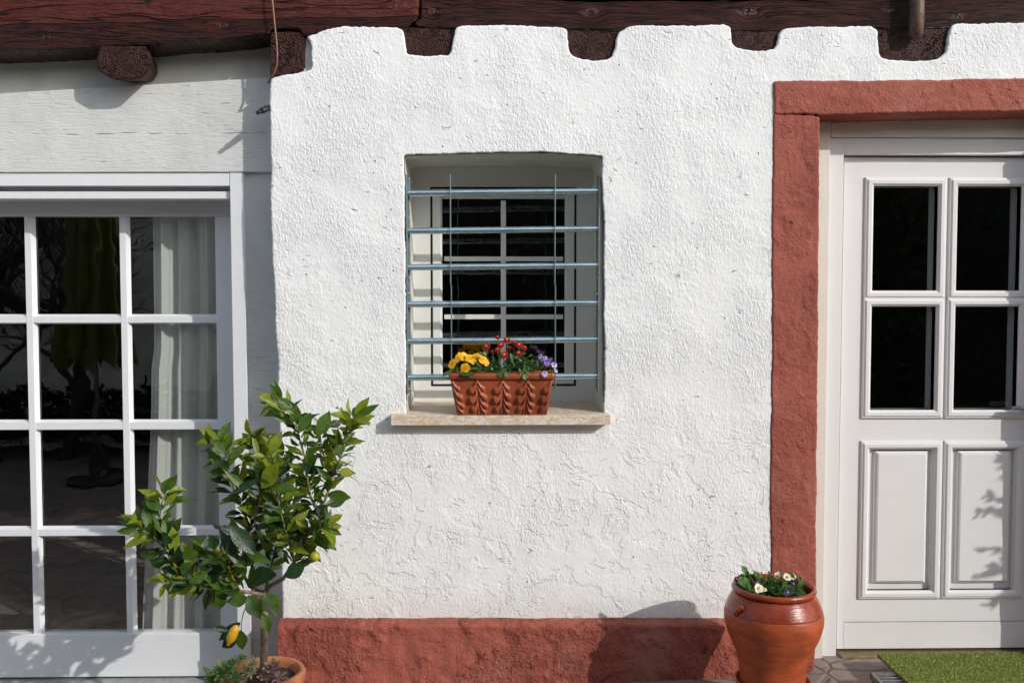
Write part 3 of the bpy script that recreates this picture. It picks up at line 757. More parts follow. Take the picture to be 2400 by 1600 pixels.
# leaf with openings
xL0, xL1 = U(1972.5, 800, YL).x, U(2453, 800, YL).x
zL1 = U(2150, 369, YL).z; zL0 = U(2000, 1519, YL).z
g1 = [(2042, 2193), (2238, 2387)]                   # glass columns (px, at row ~700)
r1 = [(437, 681), (718, 960)]
pn = [(2034, 2186), (2228, 2382)]; pr = (1052, 1382)
xo = [[U(a, 700, YL).x for a in c] for c in g1]
zo = [[U(2120, b, YL).z for b in r] for r in r1]
zp = [U(2110, b, YL).z for b in pr]
xp = [[U(a, 1215, YL).x for a in c] for c in pn]
xp = [[ (xo[i][0] + xp[i][0]) / 2, (xo[i][1] + xp[i][1]) / 2] for i in range(2)]
T = .055
mb = MB(); 
mb.box(xL0, xo[0][0], YL, YL + T, zL0, zL1); mb.box(xo[1][1], xL1, YL, YL + T, zL0, zL1)
mb.box(xo[0][0], xo[1][1], YL, YL + T, zo[0][0], zL1)
mb.box(xo[0][1], xo[1][0], YL, YL + T, zo[1][1], zo[0][0])
for k in range(2):
    mb.box(xo[k][0], xo[k][1], YL, YL + T, zo[1][0], zo[0][1])
    mb.box(xo[k][0], xo[k][1], YL + .016, YL + T, zL0, zo[1][1] - .001) if False else None
mb.box(xo[0][0], xo[1][1], YL, YL + T, zp[0], zo[1][1])
mb.box(xo[0][1], xo[1][0], YL, YL + T, zp[1], zp[0])
zw = U(2100, 1456, YL).z
mb.box(xo[0][0], xo[1][1], YL, YL + T, zL0, zp[1])
for k in range(2): mb.box(xo[k][0], xo[k][1], YL + .016, YL + T, zp[1], zp[0])
# merge: simple leaf body
leafd = mb.build('front_door', M_['doorpaint'], house)
mb = MB(); mb.box(xL0 + .028, xL1 - .028, YL - .001, YL + .004, zL0 + .004, zw - .0015)
mb.build('kick_board', M_['doorpaint'], leafd, bevel=.0008)
mb = MB(); mb.box(xL0 + .03, xL1 - .03, YL - .0008, YL + .003, zw - .0012, zw + .0012); mb.build('groove', mat_simple('dark_joint', (.12, .11, .1), .8), leafd)
def moulding(x0, x1, z0, z1, deep, wd=.036, nm='moulding', hgt=.016):
    mb = MB(); L = []
    for off, Y in [(-wd, YL - .001), (-wd, YL - .006), (-wd + .004, YL - .010), (-wd + .010, YL - .011), (-wd + .013, YL - hgt), (-.010, YL - hgt), (-.004, YL - hgt + .006), (0, YL - hgt + .010), (0.0, YL + deep)]:
        L.append([(x0 + off, Y, z0 + off), (x1 - off, Y, z0 + off), (x1 - off, Y, z1 - off), (x0 + off, Y, z1 - off)])
    vs_ = [p for l in L for p in l]
    mb.add(vs_, [(k * 4 + i, k * 4 + (i + 1) % 4, (k + 1) * 4 + (i + 1) % 4, (k + 1) * 4 + i) for k in range(len(L) - 1) for i in range(4)])
    return mb.build(nm, M_['doorpaint'], leafd)
for k in range(2):
    for j in range(2):
        moulding(xo[k][0], xo[k][1], zo[j][1], zo[j][0], .03)
        mb = MB(); mb.add([(xo[k][0] - .01, YL + .028, zo[j][1] - .01), (xo[k][1] + .01, YL + .0285, zo[j][1] - .01), (xo[k][1] + .01, YL + .027, zo[j][0] + .01), (xo[k][0] - .01, YL + .0265, zo[j][0] + .01)], [(0, 1, 2, 3)])
        mb.build('pane', M_['glass'], leafd)
        # inner glazing strip seen behind the pane
        mb = MB(); mb.box(xo[k][1] - .003, xo[k][1] + .004, YL + .0295, YL + .075, zo[j][1], zo[j][0]); mb.build('spacer', M_['frame'], leafd)
    moulding(xp[k][0], xp[k][1], zp[1], zp[0], .016)
    mb = MB(); x0, x1, z0, z1 = xp[k][0] + .030, xp[k][1] - .022, zp[1] + .030, zp[0] - .010
    L = []
    for off, Y in [(-.002, YL + .0158), (0, YL + .006), (.006, YL + .004), (.009, YL - .004), (.012, YL - .005)]:
        L.append([(x0 + off, Y, z0 + off), (x1 - off, Y, z0 + off), (x1 - off, Y, z1 - off), (x0 + off, Y, z1 - off)])
    vs_ = [p for l in L for p in l]
    mb.add(vs_, [(q * 4 + i, q * 4 + (i + 1) % 4, (q + 1) * 4 + (i + 1) % 4, (q + 1) * 4 + i) for q in range(len(L) - 1) for i in range(4)] + [(16, 17, 18, 19)])
    mb.build('raised_panel', M_['doorpaint'], leafd)
# door handle (beyond the right edge of the photograph)
mb = MB(); hz = .98; mb.tube([(xL1 - .06, YL, hz), (xL1 - .06, YL - .05, hz), (xL1 - .08, YL - .055, hz), (xL1 - .17, YL - .055, hz)], .009, 10); mb.build('handle', M_['steel'], leafd)
mb = MB(); mb.box(U(1966, 1530, YF).x, xL1 + .02, YF - .03, .40, -.12, zL0 - .008); mb.build('threshold', M_['brass'], house, bevel=.004)
# flat darkness-proof linings between door and wall
mb = MB(); mb.box(U(1800, 900, .2).x, U(1920, 900, .2).x, .165, .40, -.2, 2.0); mb.build('wall_core', M_['reveal'], house)

# small ironwork on the facade
mb = MB(); mb.tube([U(636, -80, -.03), U(638, 0, -.03), U(643, 50, -.028), U(648, 95, -.022), U(650, 130, -.02), U(649, 155, -.02), U(642, 172, -.018), U(634, 184, -.012), U(629, 195, .01)], .0042, 8); mb.build('cable', M_['wire'], house)
mb = MB(); mb.tube([U(634, 252, .03), U(622, 257, -.01), U(612, 261, -.03)], [.012, .012, .011], 8, jit=.15); mb.tube([U(612, 261, -.03), U(603, 265, -.045)], [.008, .008], 8); mb.build('hook', M_['black'], house)
mb = MB(); mb.tube([U(2151, -90, -.035), U(2149, 40, -.03), U(2147, 78, -.022), U(2146, 88, -.012)], [.0275, .0272, .0268, .022], 20); mb.build('iron_strap', M_['rust'], house)

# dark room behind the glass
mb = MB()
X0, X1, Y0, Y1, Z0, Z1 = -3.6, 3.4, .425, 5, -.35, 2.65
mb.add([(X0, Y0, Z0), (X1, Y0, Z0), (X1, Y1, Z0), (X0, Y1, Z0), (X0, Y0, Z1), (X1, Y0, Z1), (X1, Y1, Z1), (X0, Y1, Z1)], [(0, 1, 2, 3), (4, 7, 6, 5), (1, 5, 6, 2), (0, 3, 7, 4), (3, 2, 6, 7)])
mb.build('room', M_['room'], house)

# sheer curtain
def curtain():
    g = G('sheer_curtain'); P = g.P
    t = g.n('BsdfTransparent'); tr = g.n('BsdfTranslucent'); d = g.n('BsdfDiffuse')
    x, y, z = g.sep(P)
    tr.inputs[0].default_value = (.85, .86, .82, 1); d.inputs[0].default_value = (.93, .93, .89, 1)
    m1 = g.n('MixShader'); m1.inputs[0].default_value = .15; g.link(d.outputs[0], m1.inputs[1]); g.link(tr.outputs[0], m1.inputs[2])
    m2 = g.n('MixShader'); m2.inputs[0].default_value = .72; g.link(t.outputs[0], m2.inputs[1]); g.link(m1.outputs[0], m2.inputs[2])
    g.link(m2.outputs[0], g.out.inputs[0]); g.t.nodes.remove(g.bsdf); return g.mat
mc = curtain()
YK = .385
cur = empty('curtain', U(440, 1500, YK), 'sheer white curtain hanging in folds behind the right panes of the garden door', 'curtain')
mb = MB(); NX, NZ = 110, 24; zt = U(400, 440, YK).z; zb2 = z_bot + .02; vs_ = []
for j in range(NZ + 1):
    t = j / NZ; z = zt + (zb2 - zt) * t
    py = 440 + (1570 - 440) * t
    left = 355 - 30 * max(0, (t - .45)) * (1 if t < .8 else 1) + 3 * math.sin(t * 5)
    if t > .35: left -= 6
    xl_ = U(left, py, YK).x; xr_ = U(600, py, YK).x
    for i in range(NX + 1):
        s_ = i / NX; ph = s_ * 34 + .5 * math.sin(s_ * 9) + .35 * math.sin(t * 3 + s_ * 5)
        vs_.append((xl_ + (xr_ - xl_) * s_, YK + .022 * math.sin(ph) + .010 * math.sin(ph * 2.3 + 1), z))
mb.add(vs_, [(j * (NX + 1) + i, j * (NX + 1) + i + 1, (j + 1) * (NX + 1) + i + 1, (j + 1) * (NX + 1) + i) for j in range(NZ) for i in range(NX)], 0, True)
mb.build('fabric', mc, cur)
mb = MB(); mb.tube([(U(-700, 440, YK).x, YK, zt), (U(640, 440, YK).x, YK, zt)], .012, 10); mb.build('rail', M_['steel'], cur)

# ================================================================ PLANTS AND POTS
rnd = random.Random(7)
def rv(a): return Vector((rnd.uniform(-a, a), rnd.uniform(-a, a), rnd.uniform(-a, a)))

# ---- potted lemon tree
PT = -.47                                                    # its distance in front of the wall plane
c4 = lambda x, y, dy=0: U(250 + x / 2.24, 900 + y / 2.24, PT + dy)
tree = empty('lemon_tree', c4(825, 1480), 'small potted lemon tree with glossy green leaves beside the garden door', 'tree')
mb = MB()
mb.tube([c4(824, 1530), c4(824, 1480), c4(827, 1380), c4(826, 1290), c4(828, 1200), c4(834, 1110), c4(838, 1080)], [.0145, .0138, .0132, .0128, .0125, .0128, .010], 12, 0, jit=.04)
BR = [
 ([(835, 1100, 0), (852, 1062, -.01), (925, 1022, -.02), (962, 970, -.02), (985, 930, -.03), (1010, 860, -.03), (1040, 800, -.02), (1075, 750, 0), (1115, 680, .02), (1150, 600, .03), (1180, 510, .04), (1215, 430, .05), (1240, 340, .04), (1250, 270, .03), (1275, 205, .03), (1300, 172, .02)], .0082),
 ([(985, 930, -.03), (960, 830, -.05), (925, 720, -.06), (900, 600, -.06), (875, 480, -.05), (855, 390, -.04)], .0055),
 ([(1115, 680, .02), (1070, 590, 0), (1050, 480, -.01), (1040, 380, 0), (1010, 280, .02), (990, 190, .03), (930, 110, .03), (890, 90, .03)], .005),
 ([(1180, 510, .04), (1150, 420, .08), (1130, 330, .09), (1120, 250, .08)], .004),
 ([(1010, 860, -.03), (1050, 800, -.07), (1110, 770, -.09), (1150, 745, -.10)], .0035),
 ([(985, 930, -.03), (1030, 915, -.04), (1062, 890, -.04), (1078, 850, -.03)], .0028),
 ([(835, 1105, 0), (770, 1095, -.03), (700, 1085, -.04), (620, 1055, -.05), (540, 1065, -.05), (470, 1050, -.06), (400, 1035, -.06), (330, 1030, -.07)], .0070),
 ([(400, 1035, -.06), (365, 960, -.07), (335, 910, -.08), (300, 855, -.08), (250, 805, -.09), (215, 770, -.10), (165, 740, -.10)], .0045),
 ([(300, 855, -.08), (285, 770, -.05), (280, 690, -.04), (290, 620, -.04), (315, 560, -.05)], .0038),
 ([(700, 1085, -.04), (660, 1010, -.06), (630, 940, -.07), (600, 890, -.07)], .004),
 ([(835, 1100, 0), (750, 1060, .03), (705, 970, .05), (720, 860, .05), (755, 750, .03), (795, 650, .02), (805, 540, .02), (800, 430, .02), (785, 340, .02), (770, 290, .02)], .0068),
 ([(755, 750, .03), (705, 640, .0), (665, 540, -.02), (640, 450, -.03), (610, 380, -.03), (570, 300, -.04)], .0045),
 ([(705, 970, .05), (620, 930, .09), (540, 910, .11), (470, 900, .12)], .004),
 ([(805, 540, .02), (870, 450, .06), (930, 390, .08)], .0035),
 ([(835, 1100, 0), (850, 1000, .05), (880, 900, .08), (900, 800, .09), (940, 690, .09), (990, 600, .08), (1000, 520, .08)], .006),
 ([(740, 1150, -.02), (718, 1200, -.03), (706, 1250, -.03), (708, 1310, -.03), (716, 1390, -.03)], .0022),
 ([(800, 1100, -.01), (765, 1120, -.02), (740, 1150, -.02)], .003),
 ([(1280, 190, .03), (1255, 155, .03), (1215, 125, .03)], .0018),
]
bt = MB()
BP = []
for pts, r0 in BR:
    P = [c4(x, y, dy) for x, y, dy in pts]; n = len(P)
    rr = [max(.0013, r0 * (1 - .72 * i / (n - 1))) for i in range(n)]
    (mb if r0 > .0065 else bt).tube(P, rr, 7, 0, jit=.05); BP.append(P)
trunk = mb.build('trunk', M_['bark'], tree); bt.build('twig', M_['twig'], tree)
fo = MB(); tw = MB()
def lemleaf(p, d, L=None, mi=None, nrm=None, W=None):
    L = L or rnd.choice((rnd.uniform(.035, .06), rnd.uniform(.055, .095))); W = W or L * rnd.uniform(.36, .47)
    nrm = nrm or (Vector((.25, -.7, .55)) + rv(1.0))
    if mi is None: mi = rnd.choices((0, 1, 2), (48, 26, 26))[0]
    st = Vector(p) + Vector(d).normalized() * .010
    fo.leaf(st, d, nrm, L, W, rnd.uniform(.10, .55), rnd.uniform(-.15, .65), mi=mi, st=8, wave=rnd.uniform(.0, .10))
for bi, P in enumerate(BP):
    if bi in (15, 16, 17, 5): continue
    n = len(P)
    # dense leaves on the outer part of every twig, bare near the fork
    start = {0: .22, 1: .12, 6: .22, 10: .15, 14: .2}.get(bi, .05)
    total = sum((P[i + 1] - P[i]).length for i in range(n - 1)); m = int(total / .0068)
    for k in range(m):
        t = start + (1 - start) * (k + rnd.random()) / m
        f = t * (n - 1); i = min(int(f), n - 2); p = P[i].lerp(P[i + 1], f - i); ax = (P[i + 1] - P[i]).normalized()
        ang = k * 2.4 + rnd.uniform(-.5, .5); side = Quaternion(ax, ang) @ ax.orthogonal().normalized()
        d = ax * rnd.uniform(.25, .9) + side * 1.0 + Vector((0, -.1, .12))
        tip = 1 if t > .8 else 0
        lemleaf(p, d, mi=(rnd.choice((0, 1, 1, 0)) if tip else None), L=(rnd.uniform(.05, .08) if tip else None))
    lemleaf(P[-1], P[-1] - P[-2] + rv(.002), mi=1)
# hand-placed leaves that make the outline
HL = [  # base x,y  tip x,y  width(crop px)  slot
 (1295, 178, 1432, 104, 42, 0), (1215, 125, 1200, 122, 10, 0), (980, 155, 790, 62, 34, 1), (960, 190, 850, 112, 46, 0), (965, 130, 895, 75, 60, 0), (940, 200, 870, 158, 30, 0),
 (1105, 270, 1172, 140, 74, 0), (1010, 250, 1072, 148, 66, 0), (985, 200, 1000, 112, 60, 0), (1160, 220, 1240, 196, 44, 2), (1190, 370, 1256, 320, 52, 0), (1220, 460, 1296, 470, 60, 1),
 (1160, 580, 1280, 596, 66, 0), (1100, 640, 1166, 680, 60, 2), (1110, 770, 1194, 742, 34, 0), (1105, 775, 1158, 862, 56, 0), (855, 375, 918, 245, 62, 1), (800, 380, 765, 262, 30, 1),
 (590, 290, 482, 226, 46, 1), (620, 380, 545, 285, 62, 0), (605, 405, 522, 345, 32, 0), (640, 390, 735, 318, 44, 0), (800, 500, 645, 578, 46, 2), (820, 545, 900, 410, 86, 1),
 (790, 600, 605, 440, 40, 0), (860, 540, 1010, 560, 60, 0), (900, 700, 1022, 820, 96, 0), (770, 640, 690, 650, 60, 2), (840, 880, 870, 700, 100, 0), (780, 890, 640, 730, 90, 2), (850, 830, 780, 700, 70, 2),
 (650, 915, 562, 890, 34, 0), (700, 960, 590, 750, 60, 2), (860, 940, 720, 870, 54, 0), (890, 1000, 720, 1030, 116, 2), (940, 1010, 1040, 945, 80, 2), (560, 870, 535, 790, 92, 2),
 (480, 880, 380, 905, 60, 0), (400, 1000, 440, 930, 70, 0), (340, 960, 220, 915, 66, 0), (430, 1040, 530, 1000, 50, 0), (470, 1060, 480, 1105, 56, 2), (520, 1060, 600, 960, 70, 2),
 (600, 1075, 590, 1190, 66, 0), (740, 1120, 640, 1150, 66, 0), (740, 1110, 812, 1226, 92, 0), (835, 1095, 890, 1215, 96, 0), (815, 1200, 852, 1306, 62, 0), (310, 560, 372, 472, 44, 0),
 (300, 600, 160, 550, 40, 1), (290, 660, 198, 602, 56, 0), (300, 640, 372, 566, 34, 1), (200, 750, 52, 716, 38, 0), (190, 740, 76, 680, 40, 0), (205, 770, 232, 668, 56, 1), (230, 795, 118, 764, 26, 0),
 (350, 880, 345, 745, 66, 1), (335, 800, 390, 700, 56, 0), (310, 790, 245, 690, 60, 0), (290, 830, 350, 720, 96, 2), (320, 1030, 305, 985, 60, 2), (390, 985, 345, 850, 70, 2),
 (700, 1250, 590, 1345, 60, 2), (640, 1290, 560, 1278, 36, 2), (700, 1290, 715, 1395, 60, 0), (690, 1320, 600, 1385, 60, 2), (480, 1080, 510, 1010, 40, 2), (350, 1010, 310, 1025, 60, 0), (580, 740, 700, 790, 30, 2), (600, 760, 555, 738, 20, 2),
]
for (x0, y0, x1, y1, wd, mi) in HL:
    dy0 = rnd.uniform(-.10, -.03); A = c4(x0, y0, dy0); B = c4(x1, y1, dy0 + rnd.uniform(-.03, .02))
    L = (B - A).length; k = 1 / 2.24 / 690
    fo.leaf(A, B - A, Vector((.3, -1, .45)) + rv(.35), max(L, .01), wd * k, rnd.uniform(.05, .18), rnd.uniform(-.02, .12), mi=mi, st=9, wave=.03)
fo.build('foliage', [M_['leaf'], M_['leafy'], M_['leafd']], tree)
mb = MB(); c = c4(662, 1312, -.13); axd = (c4(690, 1255, -.05) - c4(640, 1370, -.05)).normalized(); q = axd.to_track_quat('Z', 'Y').to_matrix()
mb.ball(c, .0165, 1, 1, 2.1, q, 20, 16, bump=.07); mb.ball(c - axd * .033, .006, 1, 1, 1.5, q); tag(mb.build('lemon', M_['lemon'], tree), 'ripe yellow lemon hanging low')
mb = MB(); mb.ball(c4(1093, 903, -.10), .0175, 1, 1, .93, None, 18, 12, bump=.1); tag(mb.build('lemon', M_['lime'], tree), 'round green unripe lemon')

# its pot
pc = U(618, 1571, PT); zrim = pc.z; gzL = gz(pc.x); PR = .139
lpot = empty('plant_pot', (pc.x, PT, gzL), 'orange terracotta pot with pierced rim holding the lemon tree', 'plant pot')
mb = MB(); H = zrim - gzL
mb.lathe([(.0, .0), (.085, .0), (.095, .01), (.118, H * .5), (.128, H - .06), (.131, H - .045), (PR, H - .035), (PR + .002, H - .01), (PR - .004, H), (PR - .018, H), (PR - .022, H - .02), (PR - .03, H - .06), (0.0, H - .06)], (pc.x, PT, gzL), 64, wob=.01)
mb.build('body', M_['potL'], lpot)
mb = MB(); 
mb.lathe([(PR - .028, 0), (PR * .5, .006), (0, .004)], (pc.x, PT, zrim - .03), 40, wob=.05); mb.build('soil', M_['soil'], lpot)
hp = U(690, 1596, PT - .1)
mb = MB(); ang = R(-52); hc = Vector((pc.x + (PR + .002) * math.cos(ang), PT + (PR + .002) * math.sin(ang), zrim - .035)); nrm = Vector((math.cos(ang), math.sin(ang), 0)); tg = Vector((-math.sin(ang), math.cos(ang), 0))
mb.tube([hc + nrm * .001 + (tg * math.cos(a) + Vector((0, 0, 1)) * math.sin(a)) * .016 for a in [2 * math.pi * i / 20 for i in range(21)]], .006, 8); mb.build('handle', M_['potL'], lpot)
mb = MB(); mb.ball(hc, .013, .1, 1, 1, Matrix.Rotation(ang, 3, 'Z')); mb.build('hole', M_['soil'], lpot)

# succulents at its foot
def rosette(mb, c, r, nl, lay, W, mi, up=.5, fold=.3, tilt=(0, -.4, 1)):
    ax = Vector(tilt).normalized(); e1 = ax.orthogonal().normalized(); e2 = ax.cross(e1)
    for l in range(lay):
        f = 1 - l / lay; 
        for k in range(nl):
            a = 2 * math.pi * (k + .5 * (l % 2)) / nl + rnd.uniform(-.12, .12)
            o = (e1 * math.cos(a) + e2 * math.sin(a)); d = o * (.35 + .65 * f) + ax * (up + (1 - f) * .9)
            mb.leaf(Vector(c) + ax * (.004 * l), d, ax, r * (.45 + .55 * f) * rnd.uniform(.85, 1.1), W * (.6 + .4 * f), fold, -.12, mi=mi, st=6, spoon=.5)
def sprig(mb, a, b, r, mi):
    a = Vector(a); b = Vector(b); mb.tube([a, a.lerp(b, .5) + rv(.004), b], .0015, 5, mi)
    for k in range(16):
        t = .2 + .8 * k / 16; p = a.lerp(b, t); mb.leaf(p, rv(1) + Vector((0, -.2, .4)), Vector((0, -1, .3)), r, r * .5, .2, 0, mi=mi, st=5)
def cc(x, y, dy=-.08): return c4(x, y, dy)
def succ(label, mi_mat, items, sprs=()):
    o = empty('succulent', cc(items[0][0], items[0][1]), label, 'succulent', 'succulents in the lemon tree pot')
    mb = MB()
    for (x, y, r, nl, lay, W, up) in items:
        c = cc(x, y); mb.tube([c + Vector((0, .03, -.05)), c], .004, 6, 0); rosette(mb, c, r, nl, lay, W, 0, up)
    for (x0, y0, x1, y1) in sprs: sprig(mb, cc(x0, y0), cc(x1, y1), .009, 0)
    mb.build('leaves', mi_mat, o)
succ('large green rosette succulent spilling over the left of the lemon tree pot', M_['succg'], [(612, 1525, .050, 9, 5, .022, .2), (560, 1562, .042, 9, 4, .02, .2), (670, 1545, .032, 8, 4, .015, .3), (655, 1475, .026, 7, 4, .014, .5)])
succ('fine leaved green stonecrop sprigs above the green rosettes', M_['succg'], [(715, 1445, .024, 8, 3, .010, .6)], [(560, 1510, 505, 1482), (600, 1500, 575, 1440), (700, 1470, 712, 1410), (690, 1480, 680, 1425), (640, 1470, 610, 1445), (730, 1500, 790, 1440), (760, 1500, 770, 1430), (540, 1540, 510, 1490)])
succ('grey green spiky rosette succulent in front of the lemon tree trunk', M_['succw'], [(752, 1520, .034, 10, 4, .009, .3), (770, 1480, .024, 9, 3, .008, .3), (715, 1560, .022, 9, 3, .008, .3)])
succ('pink tinged rosette succulent right of the lemon tree trunk', M_['succp'], [(872, 1505, .045, 7, 3, .018, .5), (835, 1545, .032, 7, 3, .015, .4), (905, 1545, .035, 6, 2, .013, .1)])

# ---- big pot by the front door
DP = -.36; bc = U(1813.5, 1370, DP); bz = -.042
bpot = empty('plant_pot', (bc.x, DP, bz), 'tall bulbous terracotta pot with glazed shoulder standing by the front door', 'plant pot')
zr = bc.z - bz       # rim height
def PZ(r, y): return (r, y)
prof = [(0, 0), (.100, 0)]
for py, hw_ in ((1592, 72.5), (1577, 73.5), (1557, 75.5), (1537, 80.5), (1517, 88), (1500, 96), (1482, 104), (1464, 110), (1452, 113), (1436, 114), (1424, 111.5), (1409, 106), (1397, 100), (1388, 94.5)):
    prof.append(((U(1813.5 + hw_, py, DP).x - bc.x) * .985, U(1813, py, DP).z - bz))
prof += [(.1385 * .982, zr - .020), (.1410 * .982, zr - .023), (.147 * .982, zr - .0205), (.1505 * .982, zr - .0145), (.1505 * .982, zr - .008), (.147 * .982, zr - .0025), (.141 * .982, zr), (.135 * .982, zr - .002), (.131 * .982, zr - .008), (.130 * .982, zr - .02), (.135, zr - .045), (.14, zr - .075), (0, zr - .075)]
mb = MB(); mb.lathe(prof, (bc.x, DP, bz), 96, wob=.006)
mb.build('body', M_['potR'], bpot)
mb = MB(); mb.lathe([(.14, 0), (.07, .006), (0, .004)], (bc.x, DP, bz + zr - .038), 40, wob=.1); mb.build('soil', M_['soil'], bpot)
for an in (R(-152), R(30)):
    o_ = Vector((math.cos(an), math.sin(an), 0)); t_ = Vector((-math.sin(an), math.cos(an), 0)); c0 = Vector((bc.x, DP, bz + zr * .845)) + o_ * .163
    pts = [c0 + o_ * (.016 * math.sin(a) - .003) + Vector((0, 0, 1)) * (.017 * math.cos(a)) + t_ * (.012 * math.cos(a)) for a in [math.pi * i / 12 for i in range(13)]]
    mb = MB(); mb.tube(pts, [.010, .009, .008, .007, .007, .0065, .0065, .0065, .007, .007, .008, .009, .010], 10)
    mb.build('handle', M_['glazed'], bpot)
SB = -.060; SZ = U(1813, 1588, DP).z - SB
sau = empty('saucer', (bc.x, DP, SB), 'shallow terracotta saucer under the tall pot', 'saucer')
mb = MB(); mb.lathe([(0, 0), (.112, 0), (.120, .01), (.131, SZ - .006), (.1335, SZ - .001), (.1320, SZ), (.127, SZ - .004), (.116, .02), (0, .02)], (bc.x, DP, SB), 72, wob=.004); mb.build('dish', M_['saucer'], sau)

def flower5(mb, c, nrm, r, mi, eye, nl=5, eyer=.3, ruffle=.12, wf=1.0):
    nrm = Vector(nrm).normalized(); e1 = nrm.orthogonal().normalized(); e2 = nrm.cross(e1); a0 = rnd.uniform(0, 6)
    for k in range(nl):
        a = a0 + 2 * math.pi * k / nl; d = e1 * math.cos(a) + e2 * math.sin(a)
        mb.leaf(Vector(c) + nrm * rnd.uniform(0, .0012), d + nrm * .18, nrm, r * rnd.uniform(.9, 1.08), r * 1.05 * wf, .0, rnd.uniform(-.1, .3), mi=mi, st=6, wave=ruffle, spoon=.75)
    mb.ball(Vector(c) + nrm * .003, r * eyer, 1, 1, .35, nrm.to_track_quat('Z', 'Y').to_matrix(), 8, 5, mi=eye)
def daisy(mb, c, nrm, r, mi, eye):
    nrm = Vector(nrm).normalized(); e1 = nrm.orthogonal().normalized(); e2 = nrm.cross(e1); q = nrm.to_track_quat('Z', 'Y').to_matrix()
    for l, (rr, up, N) in enumerate(((1, -.1, 22), (.88, .25, 20), (.72, .55, 16), (.55, .8, 12))):
        for k in range(N):
            a = 2 * math.pi * (k + rnd.random() * .5) / N; d = e1 * math.cos(a) + e2 * math.sin(a)
            mb.leaf(Vector(c) + nrm * (.0012 * l) + d * r * .22, d + nrm * up * .7, nrm, r * rr * .8, r * .26, -.2, .15, mi=mi, st=4)
    mb.ball(Vector(c) + nrm * .0045, r * .22, 1, 1, .5, q, 10, 5, mi=eye)

def FL(c, nrm, r, mis, eyer, ruffle=.12, wf=1.0, mats=None, parent=None, label=None, extra=None):
    m_ = MB(); flower5(m_, c, nrm, r, mis[0], mis[1], eyer=eyer, ruffle=ruffle, wf=wf)
    if extra: extra(m_)
    o = m_.build('flower', mats or FM, parent or FP)
    if label: o['label'] = label
    return o
# plants of the big pot
c6 = lambda x, y, dy=0: U(1650 + x / 5.057, 1290 + y / 5.057, DP + dy)
pr_ = empty('primrose', c6(780, 450), 'white primroses with crinkled green leaves in the tall pot by the front door', 'flowering plant')
mb = MB()
mb.leaf(c6(530, 310, -.02), c6(420, 125, -.03) - c6(530, 310, -.02), Vector((.5, -1, .2)), .055, .024, .15, .1, st=9, wave=.1)
PL = [(560, 400, 410, 350, 90), (560, 440, 420, 380, 110), (520, 440, 470, 360, 100), (640, 420, 600, 280, 90), (690, 400, 640, 255, 80), (720, 360, 700, 260, 80), (780, 400, 770, 260, 60), (860, 440, 800, 300, 60),
      (980, 440, 930, 265, 110), (1000, 450, 870, 400, 90), (1040, 440, 1010, 330, 90), (1080, 380, 1050, 205, 60), (1110, 420, 1120, 320, 80), (1120, 480, 1165, 350, 100), (1060, 500, 1160, 440, 80), (820, 480, 900, 420, 80), (700, 480, 760, 380, 90), (760, 470, 840, 470, 60),
      (620, 330, 550, 290, 60), (900, 380, 960, 360, 60), (580, 360, 480, 300, 60), (660, 500, 740, 500, 50), (940, 490, 1020, 470, 60)]
for (x0, y0, x1, y1, wd) in PL:
    dy = rnd.uniform(-.06, .05); A = c6(x0, y0 + 30, dy + .02); B = c6(x1, y1 - 12, dy - .02)
    mb.leaf(A, B - A, Vector((.4, -.7, .7)) + rv(.5), (B - A).length * 1.05, wd / 5.057 / 650 * 1.5, rnd.uniform(.0, .15), rnd.uniform(.0, .25), st=10, wave=.11)
for k in range(60):
    a = rnd.uniform(0, 6.28); r = rnd.uniform(.01, .08); p = Vector((bc.x + r * math.cos(a) - .012, DP + r * math.sin(a), bz + zr - .022))
    mb.leaf(p, Vector((math.cos(a), math.sin(a), rnd.uniform(.2, .9))), Vector((0, -.3, 1)), rnd.uniform(.035, .06), .036, .1, .25, st=9, wave=.11)
mb.build('leaves', M_['pleaf'], pr_)
FM, FP = [M_['whitep'], M_['orange']], pr_
for (x, y, r, dy) in ((645, 445, .0155, -.07), (985, 315, .014, -.02), (862, 300, .011, .0), (1045, 300, .012, 0), (890, 275, .009, .02), (715, 462, .009, -.06)):
    FL(c6(x, y, dy - .02), Vector((.1, -.8, .6)) + rv(.25), r * 1.15, (0, 1), .3)
for q_ in ((640, 285), (600, 280)): FL(c6(*q_, -.01), (0, -.6, .8), .009, (0, 1), .3, mats=[M_['pink'], M_['disc']], label='small pink flower')
vi = empty('viola', c6(900, 500), 'dark purple violas between the primroses in the tall pot', 'flowering plant')
FM, FP = [M_['purple'], M_['disc']], vi
for (x, y, r, dy) in ((632, 388, .011, -.05), (990, 495, .011, -.085), (1062, 392, .010, -.05), (385, 335, .009, -.03), (430, 315, .009, -.01), (460, 295, .008, .02), (860, 330, .007, 0)):
    FL(c6(x, y, dy - .02), Vector((-.1, -.9, .5)) + rv(.2), r * 1.1, (0, 1), .28)
mb = MB()
for k in range(26): mb.leaf(c6(rnd.uniform(880, 1130), rnd.uniform(420, 510), -.07), Vector((rnd.uniform(-1, 1), -.4, rnd.uniform(0, 1))), Vector((0, -.6, 1)), .018, .010, .1, .1, st=5)
mb.build('leaves', M_['dleaf'], vi)

